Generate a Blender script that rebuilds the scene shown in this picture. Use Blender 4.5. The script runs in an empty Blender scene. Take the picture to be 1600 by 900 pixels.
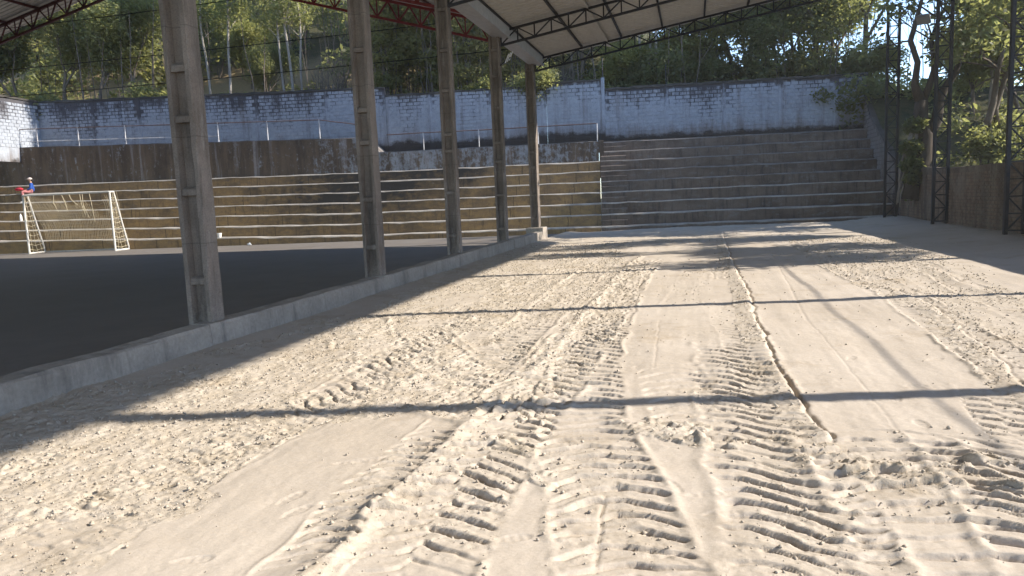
import bpy, math, random
import numpy as np
from mathutils import Vector, Matrix

random.seed(7)
rng = np.random.default_rng(11)
S = bpy.context.scene
COL = S.collection

# ------------------------------------------------------------------ camera, sky, sun, exposure
FPX = 1155.0
EYE = np.array([0.0, 0.0, 1.6])
_d = np.array([400.0, 9450.0, 1155.0]); _d /= np.linalg.norm(_d)
_a = np.array([285.0, -154.0, 1155.0]); _a /= np.linalg.norm(_a)
_a -= _d * (_a @ _d); _a /= np.linalg.norm(_a)
_u = -_d
_r = np.cross(_a, _u); _r = _r if _r[0] > 0 else -_r; _r /= np.linalg.norm(_r)
RW = np.array([_r, _a, _u])                       # rows: world axes seen in camera axes


def ray(x, y):
    d = np.array([x - 800.0, y - 450.0, FPX])
    return RW @ d


def G(x, y, z=0.0):
    """survey helper: where a line of sight meets the level z"""
    r = ray(x, y)
    t = (z - EYE[2]) / r[2]
    p = EYE + t * r
    return (float(p[0]), float(p[1]))


cam_d = bpy.data.cameras.new('camera')
cam = bpy.data.objects.new('camera', cam_d); COL.objects.link(cam)
cr, cu, cf = RW @ np.array([1, 0, 0.]), RW @ np.array([0, -1., 0]), RW @ np.array([0, 0, 1.])
cam.matrix_world = Matrix(((cr[0], cu[0], -cf[0], 0), (cr[1], cu[1], -cf[1], 0),
                           (cr[2], cu[2], -cf[2], 1.6), (0, 0, 0, 1)))
cam_d.lens = 36 * FPX / 1600; cam_d.sensor_width = 36
cam_d.clip_start = 0.05; cam_d.clip_end = 2000
S.camera = cam

SUN_EL = math.radians(33.6)
SUN_DIR = Vector((0.98, 0.20, 0)).normalized() * math.cos(SUN_EL) + Vector((0, 0, math.sin(SUN_EL)))   # towards the sun
w = bpy.data.worlds.new('World'); S.world = w; w.use_nodes = True
nt = w.node_tree
sky = nt.nodes.new('ShaderNodeTexSky'); sky.sky_type = 'NISHITA'; sky.sun_disc = False
sky.sun_elevation = SUN_EL
sky.sun_rotation = math.atan2(SUN_DIR.x, SUN_DIR.y)
sky.altitude = 1400; sky.air_density = 1.0; sky.dust_density = 0.1; sky.ozone_density = 3.0
bg = nt.nodes['Background']; bg.inputs['Strength'].default_value = 0.15
nt.links.new(sky.outputs[0], bg.inputs['Color'])
sd = bpy.data.lights.new('sun', 'SUN'); sd.energy = 3.7; sd.angle = math.radians(0.55); sd.color = (1.0, 0.935, 0.835)
so = bpy.data.objects.new('sun', sd); COL.objects.link(so)
so.location = (20, 5, 30)
so.rotation_euler = (-SUN_DIR).to_track_quat('-Z', 'Y').to_euler()
S.view_settings.view_transform = 'Standard'; S.view_settings.look = 'None'
S.view_settings.exposure = 1.50; S.view_settings.gamma = 1.0
S.cycles.max_bounces = 6; S.cycles.diffuse_bounces = 4; S.cycles.transmission_bounces = 3
S.cycles.use_denoising = True

# ------------------------------------------------------------------ object helpers


def tag(o, label=None, cat=None, group=None, kind=None):
    if label: o['label'] = label
    if cat: o['category'] = cat
    if group: o['group'] = group
    if kind: o['kind'] = kind
    return o


def empty(name, loc=(0, 0, 0), rz=0.0):
    o = bpy.data.objects.new(name, None); COL.objects.link(o)
    o.location = loc; o.rotation_euler = (0, 0, rz); o.empty_display_size = 0.2
    return o


def link(name, me, parent=None, loc=None, rot=None, scale=None):
    o = bpy.data.objects.new(name, me); COL.objects.link(o)
    if parent is not None: o.parent = parent
    if loc is not None: o.location = loc
    if rot is not None: o.rotation_euler = rot
    if scale is not None: o.scale = scale
    return o


def copy_tree(o, parent=None):
    c = o.copy(); COL.objects.link(c); c.parent = parent
    for ch in list(o.children): copy_tree(ch, c)
    return c


class MB:
    """collects faces, links them as ONE mesh object"""

    def __init__(s): s.v = []; s.f = []; s.m = []; s.smooth = False

    def box(s, x0, x1, y0, y1, z0, z1, mi=0):
        n = len(s.v)
        s.v += [(x0, y0, z0), (x1, y0, z0), (x1, y1, z0), (x0, y1, z0), (x0, y0, z1), (x1, y0, z1), (x1, y1, z1), (x0, y1, z1)]
        q = [(0, 3, 2, 1), (4, 5, 6, 7), (0, 1, 5, 4), (1, 2, 6, 5), (2, 3, 7, 6), (3, 0, 4, 7)]
        s.f += [tuple(n + i for i in a) for a in q]; s.m += [mi] * 6
        return s

    def bar(s, a, b, w, h=None, upv=(0, 0, 1), mi=0):
        """rectangular bar from a to b"""
        h = h or w
        a = Vector(a); b = Vector(b); d = (b - a).normalized()
        up = Vector(upv)
        if abs(d.dot(up)) > 0.98: up = Vector((0, 1, 0))
        x = d.cross(up).normalized() * (w / 2); y = x.cross(d).normalized() * (h / 2)
        n = len(s.v)
        for p in (a, b):
            s.v += [tuple(p - x - y), tuple(p + x - y), tuple(p + x + y), tuple(p - x + y)]
        q = [(0, 3, 2, 1), (4, 5, 6, 7), (0, 1, 5, 4), (1, 2, 6, 5), (2, 3, 7, 6), (3, 0, 4, 7)]
        s.f += [tuple(n + i for i in a_) for a_ in q]; s.m += [mi] * 6
        return s

    def tube(s, pts, rad, n=6, mi=0, cap=True):
        pts = [Vector(p) for p in pts]
        k = len(pts)
        if not hasattr(rad, '__len__'): rad = [rad] * k
        base = len(s.v); ref = None
        for i, p in enumerate(pts):
            d = (pts[min(i + 1, k - 1)] - pts[max(i - 1, 0)]).normalized()
            if ref is None:
                ref = d.orthogonal().normalized()
            else:
                ref = (ref - d * ref.dot(d))
                ref = ref.normalized() if ref.length > 1e-6 else d.orthogonal().normalized()
            bi = d.cross(ref)
            for j in range(n):
                a = 2 * math.pi * j / n
                s.v.append(tuple(p + (ref * math.cos(a) + bi * math.sin(a)) * rad[i]))
        for i in range(k - 1):
            for j in range(n):
                a = base + i * n + j; b = base + i * n + (j + 1) % n
                s.f.append((a, b, b + n, a + n)); s.m.append(mi)
        if cap:
            s.f.append(tuple(base + j for j in reversed(range(n)))); s.m.append(mi)
            s.f.append(tuple(base + (k - 1) * n + j for j in range(n))); s.m.append(mi)
        return s

    def prism(s, poly, a0, a1, axis=0, mi=0):
        """polygon (2D) extruded along axis"""
        n = len(s.v); k = len(poly)
        for t in (a0, a1):
            for p in poly:
                if axis == 0: s.v.append((t, p[0], p[1]))
                elif axis == 1: s.v.append((p[0], t, p[1]))
                else: s.v.append((p[0], p[1], t))
        s.f.append(tuple(n + i for i in reversed(range(k)))); s.f.append(tuple(n + k + i for i in range(k)))
        for i in range(k):
            j = (i + 1) % k
            s.f.append((n + i, n + j, n + k + j, n + k + i))
        s.m += [mi] * (k + 2)
        return s

    def sphere(s, c, r, sc=(1, 1, 1), seg=8, rings=5, mi=0):
        n = len(s.v)
        for i in range(rings + 1):
            t = math.pi * i / rings
            for j in range(seg):
                a = 2 * math.pi * j / seg
                s.v.append((c[0] + r * sc[0] * math.sin(t) * math.cos(a), c[1] + r * sc[1] * math.sin(t) * math.sin(a), c[2] + r * sc[2] * math.cos(t)))
        for i in range(rings):
            for j in range(seg):
                a = n + i * seg + j; b = n + i * seg + (j + 1) % seg
                s.f.append((a, a + seg, b + seg, b)); s.m.append(mi)
        return s

    def mesh(s, name, mats):
        me = bpy.data.meshes.new(name)
        me.from_pydata(s.v, [], s.f)
        if not isinstance(mats, (list, tuple)): mats = [mats]
        for m in mats: me.materials.append(m)
        if len(mats) > 1: me.polygons.foreach_set('material_index', s.m)
        if s.smooth: me.polygons.foreach_set('use_smooth', [True] * len(me.polygons))
        me.update()
        return me

    def build(s, name, mats, parent=None, **k):
        return link(name, s.mesh(name, mats), parent, **k)


def np_mesh(name, verts, quads, mats, smooth=False, matidx=None):
    me = bpy.data.meshes.new(name)
    verts = np.asarray(verts, np.float32); quads = np.asarray(quads, np.int32)
    k = quads.shape[1]
    me.vertices.add(len(verts)); me.vertices.foreach_set('co', verts.ravel())
    me.loops.add(quads.size); me.loops.foreach_set('vertex_index', quads.ravel())
    me.polygons.add(len(quads))
    me.polygons.foreach_set('loop_start', np.arange(0, quads.size, k, dtype=np.int32))
    me.polygons.foreach_set('loop_total', np.full(len(quads), k, np.int32))
    if not isinstance(mats, (list, tuple)): mats = [mats]
    for m in mats: me.materials.append(m)
    if matidx is not None: me.polygons.foreach_set('material_index', np.asarray(matidx, np.int32))
    if smooth: me.polygons.foreach_set('use_smooth', np.ones(len(quads), bool))
    me.update(calc_edges=True); me.validate()
    return me


# ------------------------------------------------------------------ materials


class NT:
    def __init__(s, name):
        s.m = bpy.data.materials.new(name); s.m.use_nodes = True
        s.t = s.m.node_tree; s.b = s.t.nodes['Principled BSDF']
        s.b.inputs['Roughness'].default_value = 0.85
        s.b.inputs['Specular IOR Level'].default_value = 0.25
        s.geo = None

    def n(s, t, **k):
        o = s.t.nodes.new(t)
        for a, v in k.items(): setattr(o, a, v)
        return o

    def l(s, a, b): s.t.links.new(a, b)

    def pos(s):
        if s.geo is None: s.geo = s.n('ShaderNodeNewGeometry')
        return s.geo.outputs['Position']

    def mapped(s, scale=(1, 1, 1), off=(0, 0, 0), src=None):
        m = s.n('ShaderNodeMapping'); m.inputs['Scale'].default_value = scale; m.inputs['Location'].default_value = off
        s.l(src or s.pos(), m.inputs['Vector']); return m.outputs[0]

    def noise(s, scale, detail=4, rough=0.6, sc=(1, 1, 1), off=(0, 0, 0), dist=0.0, src=None):
        n = s.n('ShaderNodeTexNoise'); n.inputs['Scale'].default_value = scale
        n.inputs['Detail'].default_value = detail; n.inputs['Roughness'].default_value = rough
        n.inputs['Distortion'].default_value = dist
        s.l(s.mapped(sc, off, src), n.inputs['Vector']); return n.outputs['Fac']

    def ramp(s, fac, stops, interp='LINEAR'):
        r = s.n('ShaderNodeValToRGB'); r.color_ramp.interpolation = interp
        e = r.color_ramp.elements
        while len(e) < len(stops): e.new(0.5)
        for i, (p, c) in enumerate(stops):
            e[i].position = p
            e[i].color = (c, c, c, 1) if not hasattr(c, '__len__') else (*c, 1)
        s.l(fac, r.inputs[0]); return r.outputs['Color']

    def mix(s, fac, a, b, mode='MIX'):
        m = s.n('ShaderNodeMix'); m.data_type = 'RGBA'; m.blend_type = mode
        for v, i in ((fac, 0), (a, 6), (b, 7)):
            if hasattr(v, 'node') or hasattr(v, 'is_output'): s.l(v, m.inputs[i])
            elif hasattr(v, '__len__'): m.inputs[i].default_value = (*v, 1)
            else: m.inputs[i].default_value = v
        return m.outputs[2]

    def math(s, op, a, b=0.0, c=None, clamp=False):
        m = s.n('ShaderNodeMath'); m.operation = op; m.use_clamp = clamp
        for i, v in enumerate((a, b) if c is None else (a, b, c)):
            if hasattr(v, 'is_output'): s.l(v, m.inputs[i])
            else: m.inputs[i].default_value = v
        return m.outputs[0]

    def sep(s, src=None):
        x = s.n('ShaderNodeSeparateXYZ'); s.l(src or s.pos(), x.inputs[0]); return x.outputs

    def maprange(s, v, a, b, c=0.0, d=1.0):
        m = s.n('ShaderNodeMapRange'); m.clamp = True
        s.l(v, m.inputs[0])
        for i, q in enumerate((a, b, c, d)): m.inputs[i + 1].default_value = q
        return m.outputs[0]

    def bump(s, h, strength=0.4, dist=0.02):
        b = s.n('ShaderNodeBump'); b.inputs['Strength'].default_value = strength; b.inputs['Distance'].default_value = dist
        s.l(h, b.inputs['Height'])
        s.l(b.outputs[0], s.b.inputs['Normal'])

    def color(s, c):
        if hasattr(c, 'is_output'): s.l(c, s.b.inputs['Base Color'])
        else: s.b.inputs['Base Color'].default_value = (*c, 1)
        return s

    def rough(s, r): s.b.inputs['Roughness'].default_value = r; return s


def m_sand():
    k = NT('sand'); at = k.n('ShaderNodeAttribute'); at.attribute_name = 'rough'
    f = at.outputs['Fac']
    big = k.noise(0.55, 5, 0.6); mid = k.noise(4, 5, 0.65); fine = k.noise(55, 4, 0.7); grit = k.noise(240, 2, 0.7)
    smooth = k.mix(k.ramp(big, [(0.35, 0.0), (0.7, 1.0)]), (0.55, 0.478, 0.40), (0.475, 0.405, 0.328))
    rgh = k.mix(k.ramp(mid, [(0.35, 0.0), (0.7, 1.0)]), (0.565, 0.493, 0.408), (0.46, 0.385, 0.292))
    c = k.mix(f, smooth, rgh)
    damp = k.ramp(k.noise(0.9, 5, 0.7, off=(3.1, 7.7, 0)), [(0.56, 0.0), (0.72, 1.0)])
    c = k.mix(k.math('MULTIPLY', damp, 0.6), c, (0.345, 0.265, 0.175))
    c = k.mix(0.35, c, k.ramp(fine, [(0.3, 0.55), (0.7, 1.0)]), 'MULTIPLY')
    c = k.mix(0.25, c, k.ramp(grit, [(0.3, 0.5), (0.7, 1.0)]), 'MULTIPLY')
    k.color(c).rough(1.0); k.b.inputs['Specular IOR Level'].default_value = 0.1
    h = k.math('ADD', k.math('MULTIPLY', fine, 0.6), k.math('MULTIPLY', grit, 0.35))
    k.bump(k.math('MULTIPLY', h, k.math('ADD', k.math('MULTIPLY', f, 0.7), 0.34)), 0.7, 0.012)
    return k.m


def m_concrete(name, a, b, dark=(0.06, 0.05, 0.045), dk=0.6, bs=0.35):
    k = NT(name)
    n1 = k.noise(1.6, 6, 0.65); n2 = k.noise(22, 5, 0.7)
    st = k.noise(3.0, 5, 0.7, sc=(1, 1, 0.14))
    c = k.mix(k.ramp(n1, [(0.35, 0.), (0.65, 1.)]), a, b)
    c = k.mix(k.math('MULTIPLY', k.ramp(st, [(0.52, 0.), (0.72, 1.)]), dk), c, dark)
    c = k.mix(0.4, c, k.ramp(n2, [(0.3, 0.45), (0.65, 1.0)]), 'MULTIPLY')
    k.color(c).rough(0.92); k.bump(k.math('ADD', n2, k.math('MULTIPLY', n1, 0.6)), bs, 0.02)
    return k.m


def m_column():
    k = NT('column_concrete'); p = k.sep()
    n1 = k.noise(1.4, 6, 0.7); n2 = k.noise(20, 5, 0.72); st = k.noise(4.5, 6, 0.75, sc=(1, 1, 0.10)); pit = k.noise(60, 3, 0.8)
    c = k.mix(k.ramp(n1, [(0.35, 0.), (0.65, 1.)]), (0.29, 0.24, 0.20), (0.19, 0.155, 0.128))
    c = k.mix(k.ramp(st, [(0.48, 0.), (0.66, 0.75)]), c, (0.085, 0.072, 0.062))
    c = k.mix(k.ramp(k.noise(3, 5, 0.75, sc=(1, 1, 0.2), off=(3, 1, 1)), [(0.6, 0.), (0.72, 0.6)]), c, (0.42, 0.385, 0.345))
    dust = k.math('ADD', k.math('SUBTRACT', 0.75, p[2]), k.math('MULTIPLY', k.math('SUBTRACT', n2, 0.5), 1.2))
    c = k.mix(k.ramp(dust, [(0.2, 0.), (0.7, 0.55)]), c, (0.42, 0.37, 0.31))
    # board joints of the mould
    fr = k.math('FRACT', k.math('MULTIPLY', p[2], 0.82)); jt = k.math('LESS_THAN', fr, 0.012)
    c = k.mix(k.math('MULTIPLY', jt, 0.35), c, (0.08, 0.07, 0.06))
    c = k.mix(0.5, c, k.ramp(pit, [(0.3, 0.35), (0.55, 1.0)]), 'MULTIPLY')
    k.color(c).rough(0.93); k.bump(k.math('ADD', pit, k.math('ADD', n2, n1)), 0.5, 0.015)
    return k.m


def m_metal(name, c, rust=None, rough=0.55, met=0.0):
    k = NT(name); n = k.noise(6, 5, 0.65)
    cc = k.mix(k.ramp(n, [(0.4, 0.), (0.7, 1.)]), c, tuple(x * 0.7 for x in c) if rust is None else rust)
    k.color(cc).rough(rough); k.b.inputs['Metallic'].default_value = met
    k.bump(k.noise(40, 3), 0.1, 0.01)
    return k.m


def m_ochre():
    k = NT('ochre_concrete'); p = k.sep()
    n1 = k.noise(0.55, 6, 0.7); n2 = k.noise(2.6, 6, 0.7, sc=(1, 1, 2.0)); n3 = k.noise(30, 4, 0.7)
    c = k.mix(k.ramp(n2, [(0.35, 0.), (0.65, 1.)]), (0.45, 0.29, 0.125), (0.27, 0.185, 0.11))
    # worn, blackened patch of the steps left of the second column
    patch = k.math('MULTIPLY', k.maprange(p[0], -22, -17.5), k.maprange(p[0], -9, -13.5))
    jn = k.math('FRACT', k.math('MULTIPLY', k.math('ADD', p[0], k.math('MULTIPLY', n2, 0.12)), 0.37)); c = k.mix(k.math('MULTIPLY', k.math('LESS_THAN', jn, 0.012), 0.7), c, (0.04, 0.035, 0.03))
    grime = k.math('ADD', k.ramp(n1, [(0.47, 0.), (0.70, 0.7)]), k.math('MULTIPLY', patch, k.ramp(n2, [(0.2, 0.3), (0.6, 0.8)])), clamp=True)
    grime = k.math('MULTIPLY', k.math('ADD', grime, k.maprange(p[2], 1.4, 3.2, 0.0, 0.28), clamp=True), k.maprange(p[2], 0.2, 1.6, 0.45, 1.0))
    c = k.mix(grime, c, (0.065, 0.058, 0.052))
    c = k.mix(k.ramp(k.noise(5, 5, 0.75, off=(9, 2, 4)), [(0.62, 0.), (0.72, 0.6)]), c, (0.28, 0.25, 0.22))
    st = k.noise(5.5, 5, 0.75, sc=(1, 1, 0.12), off=(1, 5, 0))
    c = k.mix(k.ramp(st, [(0.55, 0.), (0.7, 0.7)]), c, (0.06, 0.05, 0.04))
    c = k.mix(0.4, c, k.ramp(n3, [(0.3, 0.45), (0.65, 1.0)]), 'MULTIPLY')
    k.color(c).rough(0.95); k.bump(k.math('ADD', n3, n2), 0.4, 0.02)
    return k.m


def m_greystep():
    k = NT('grey_concrete')
    n1 = k.noise(0.5, 6, 0.7, sc=(1, 1, 2)); n2 = k.noise(2.2, 6, 0.72, sc=(1, 1, 2.2)); n3 = k.noise(30, 4, 0.7)
    c = k.mix(k.ramp(n1, [(0.35, 0.), (0.65, 1.)]), (0.135, 0.103, 0.082), (0.235, 0.182, 0.145))
    c = k.mix(k.ramp(n2, [(0.54, 0.), (0.70, 0.75)]), c, (0.24, 0.225, 0.215))
    st = k.noise(5.5, 5, 0.75, sc=(1, 1, 0.12), off=(1, 5, 0))
    c = k.mix(k.ramp(st, [(0.5, 0.), (0.7, 0.7)]), c, (0.05, 0.045, 0.042))
    c = k.mix(0.4, c, k.ramp(n3, [(0.3, 0.45), (0.65, 1.0)]), 'MULTIPLY')
    k.color(c).rough(0.95); k.bump(k.math('ADD', n3, n2), 0.4, 0.02)
    return k.m


def m_parapet():
    k = NT('stained_parapet'); p = k.sep()
    st = k.noise(1.5, 6, 0.7, sc=(1, 1, 0.10)); st2 = k.noise(3.4, 6, 0.75, sc=(1, 1, 0.16), off=(4, 1, 2))
    bl = k.noise(4.5, 6, 0.75, off=(2, 0, 5)); n3 = k.noise(26, 4, 0.7)
    c = k.mix(k.ramp(st, [(0.35, 0.), (0.65, 1.)]), (0.10, 0.076, 0.058), (0.20, 0.145, 0.10))
    # remains of white paint: flakes and runs, most left between the first and third columns
    zone = k.math('MULTIPLY', k.maprange(p[0], -19.5, -15.5, 0.0, 1.0), k.maprange(p[0], -3.5, -7.0, 0.0, 1.0))
    thr = k.math('ADD', k.math('MULTIPLY', bl, 0.55), k.math('MULTIPLY', st2, 0.55))
    thr = k.math('ADD', thr, k.math('MULTIPLY', zone, 0.10))
    c = k.mix(k.ramp(thr, [(0.60, 0.), (0.70, 0.75)]), c, (0.40, 0.43, 0.46))
    c = k.mix(k.ramp(k.noise(2.3, 5, 0.7, sc=(1, 1, 0.05), off=(7, 7, 7)), [(0.56, 0.), (0.68, 0.75)]), c, (0.36, 0.335, 0.33))
    c = k.mix(k.ramp(k.noise(1.1, 6, 0.75, sc=(1, 1, 0.5), off=(8, 3, 1)), [(0.5, 0.), (0.72, 0.7)]), c, (0.055, 0.048, 0.043))
    c = k.mix(0.45, c, k.ramp(n3, [(0.3, 0.4), (0.65, 1.0)]), 'MULTIPLY')
    k.color(c).rough(0.95); k.bump(k.math('ADD', n3, bl), 0.4, 0.02)
    return k.m


def m_paint(name, mortar=False, base=4.4, top=7.6, hue=(0.42, 0.445, 0.49)):
    """weathered bluish-white limewash over blockwork: mould from the top, mud at the foot"""
    k = NT(name); p = k.sep()
    h = k.maprange(p[2], base, top)
    n1 = k.noise(0.8, 6, 0.72); n2 = k.noise(3.2, 6, 0.75); st = k.noise(2.6, 6, 0.72, sc=(1, 1, 0.12)); n3 = k.noise(30, 4, 0.7)
    c = k.mix(k.ramp(n2, [(0.35, 0.), (0.7, 1.)]), hue, tuple(x * 0.74 for x in hue))
    wear = k.math('ADD', k.math('MULTIPLY', st, 0.55), k.math('MULTIPLY', n2, 0.30))
    wear = k.math('ADD', wear, k.math('MULTIPLY', k.math('SUBTRACT', k.noise(0.33, 4, 0.6, off=(4, 8, 0)), 0.5), 0.55))
    wear = k.math('ADD', wear, k.math('MULTIPLY', k.math('POWER', h, 2.0), 0.27 if not mortar else 0.37))
    a = 0.60 if not mortar else 0.545
    c = k.mix(k.ramp(wear, [(a, 0.), (a + 0.13, 0.9)]), c, (0.055, 0.047, 0.05))
    foot = k.math('ADD', k.math('MULTIPLY', k.math('SUBTRACT', 1.0, h), 0.5), k.math('MULTIPLY', st, 0.4))
    c = k.mix(k.ramp(foot, [(0.56, 0.), (0.72, 0.8)]), c, (0.13, 0.085, 0.055))
    c = k.mix(k.ramp(k.noise(1.9, 6, 0.75, sc=(1, 1, 0.08), off=(2, 2, 6)), [(0.53, 0.), (0.72, 0.7)]), c, (0.15, 0.125, 0.11))
    lo = k.math('ADD', k.math('SUBTRACT', 1.0, k.math('MULTIPLY', h, 6.0)), k.math('MULTIPLY', k.math('SUBTRACT', n1, 0.5), 2.2))
    c = k.mix(k.ramp(lo, [(0.25, 0.), (0.6, 0.9)]), c, (0.05, 0.04, 0.035))
    c = k.mix(0.4, c, k.ramp(n3, [(0.3, 0.5), (0.65, 1.0)]), 'MULTIPLY')
    k.color(c).rough(0.95); k.bump(k.math('ADD', n3, n2), 0.45, 0.015)
    return k.m


def m_brownbrick(name, mortar=False):
    k = NT(name); p = k.sep()
    n1 = k.noise(0.9, 6, 0.7); n2 = k.noise(5, 5, 0.75); st = k.noise(2.2, 6, 0.72, sc=(1, 1, 0.15)); n3 = k.noise(35, 4, 0.7)
    a, b = ((0.165, 0.11, 0.08), (0.27, 0.20, 0.155)) if not mortar else ((0.115, 0.085, 0.065), (0.20, 0.16, 0.125))
    c = k.mix(k.ramp(n2, [(0.35, 0.), (0.65, 1.)]), a, b)
    c = k.mix(k.ramp(n1, [(0.5, 0.), (0.65, 0.8)]), c, (0.24, 0.205, 0.17))
    c = k.mix(k.ramp(st, [(0.46, 0.), (0.66, 0.8)]), c, (0.06, 0.055, 0.042))
    c = k.mix(0.4, c, k.ramp(n3, [(0.3, 0.45), (0.65, 1.0)]), 'MULTIPLY')
    k.color(c).rough(0.95); k.bump(k.math('ADD', n3, n2), 0.45, 0.015)
    return k.m


def m_leaf(name, a, b, trans=0.64):
    k = NT(name)
    oi = k.n('ShaderNodeObjectInfo')
    n = k.noise(1.3, 3, 0.6)
    n2 = k.noise(9, 2, 0.6, off=(3, 3, 3))
    c = k.mix(k.ramp(n, [(0.35, 0.), (0.65, 1.)]), a, b)
    c = k.mix(k.ramp(n2, [(0.3, 0.0), (0.75, 0.6)]), c, tuple(min(1, x * 1.7 + 0.01) for x in b))
    hs = k.n('ShaderNodeHueSaturation'); hs.inputs['Value'].default_value = 1.0
    k.l(k.maprange(oi.outputs['Random'], 0, 1, 0.75, 1.25), hs.inputs['Value'])
    k.l(k.maprange(oi.outputs['Random'], 0, 1, 0.515, 0.485), hs.inputs['Hue'])
    k.l(c, hs.inputs['Color']); c = hs.outputs[0]
    k.color(c).rough(0.55); k.b.inputs['Specular IOR Level'].default_value = 0.4
    tr = k.n('ShaderNodeBsdfTranslucent'); k.l(k.mix(0.6, c, (0.42, 0.42, 0.12)), tr.inputs['Color'])
    ms = k.n('ShaderNodeMixShader'); ms.inputs[0].default_value = trans
    out = k.t.nodes['Material Output']
    k.l(k.b.outputs[0], ms.inputs[1]); k.l(tr.outputs[0], ms.inputs[2]); k.l(ms.outputs[0], out.inputs['Surface'])
    return k.m


def m_bark(name, a, b):
    k = NT(name); n = k.noise(4, 5, 0.7, sc=(1, 1, 0.25)); n2 = k.noise(25, 4, 0.7, sc=(1, 1, 0.4))
    c = k.mix(k.ramp(n, [(0.35, 0.), (0.65, 1.)]), a, b)
    c = k.mix(0.5, c, k.ramp(n2, [(0.3, 0.4), (0.7, 1.0)]), 'MULTIPLY')
    k.color(c).rough(0.95); k.bump(n2, 0.6, 0.03); return k.m


def m_plain(name, c, rough=0.7, var=0.8):
    k = NT(name); n = k.noise(14, 4, 0.65)
    k.color(k.mix(k.ramp(n, [(0.35, 0.), (0.7, 1.)]), c, tuple(x * var for x in c))).rough(rough)
    k.bump(k.noise(60, 3), 0.12, 0.01); return k.m


def m_hill():
    k = NT('hillside'); p = k.sep()
    n = k.noise(0.35, 6, 0.7); n2 = k.noise(3, 5, 0.7); n3 = k.noise(14, 4, 0.75)
    dry = k.mix(k.ramp(n3, [(0.3, 0.), (0.7, 1.)]), (0.40, 0.30, 0.165), (0.25, 0.18, 0.095))
    grn = k.mix(k.ramp(n2, [(0.35, 0.), (0.65, 1.)]), (0.035, 0.042, 0.016), (0.085, 0.075, 0.035))
    z = k.math('MULTIPLY', k.maprange(p[0], -7.0, -12.0), k.maprange(p[1], 52.0, 44.0))
    f = k.ramp(k.math('ADD', k.math('MULTIPLY', z, 0.75), k.math('MULTIPLY', n, 0.5)), [(0.55, 0.), (0.8, 1.)])
    c = k.mix(f, grn, dry)
    k.color(c).rough(1.0); k.bump(k.math('ADD', n2, n3), 0.8, 0.1); return k.m


def m_court():
    k = NT('court_floor'); n = k.noise(0.6, 6, 0.65); n2 = k.noise(40, 3, 0.7)
    c = k.mix(k.ramp(n, [(0.3, 0.), (0.7, 1.)]), (0.165, 0.145, 0.128), (0.20, 0.176, 0.155))
    p = k.sep(); du = k.math('MULTIPLY', k.ramp(k.noise(1.4, 6, 0.75, off=(5, 1, 0)), [(0.45, 0.), (0.75, 1.)]), k.maprange(p[0], -10.0, -5.6, 0.06, 0.55))
    c = k.mix(du, c, (0.30, 0.265, 0.215))
    c = k.mix(k.ramp(k.noise(2.2, 5, 0.8, sc=(0.25, 1, 1), off=(9, 9, 0)), [(0.62, 0.), (0.70, 0.35)]), c, (0.09, 0.088, 0.088))
    c = k.mix(0.3, c, k.ramp(n2, [(0.3, 0.6), (0.7, 1.0)]), 'MULTIPLY')
    k.color(c).rough(0.6); k.bump(n2, 0.15, 0.01); return k.m


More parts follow.
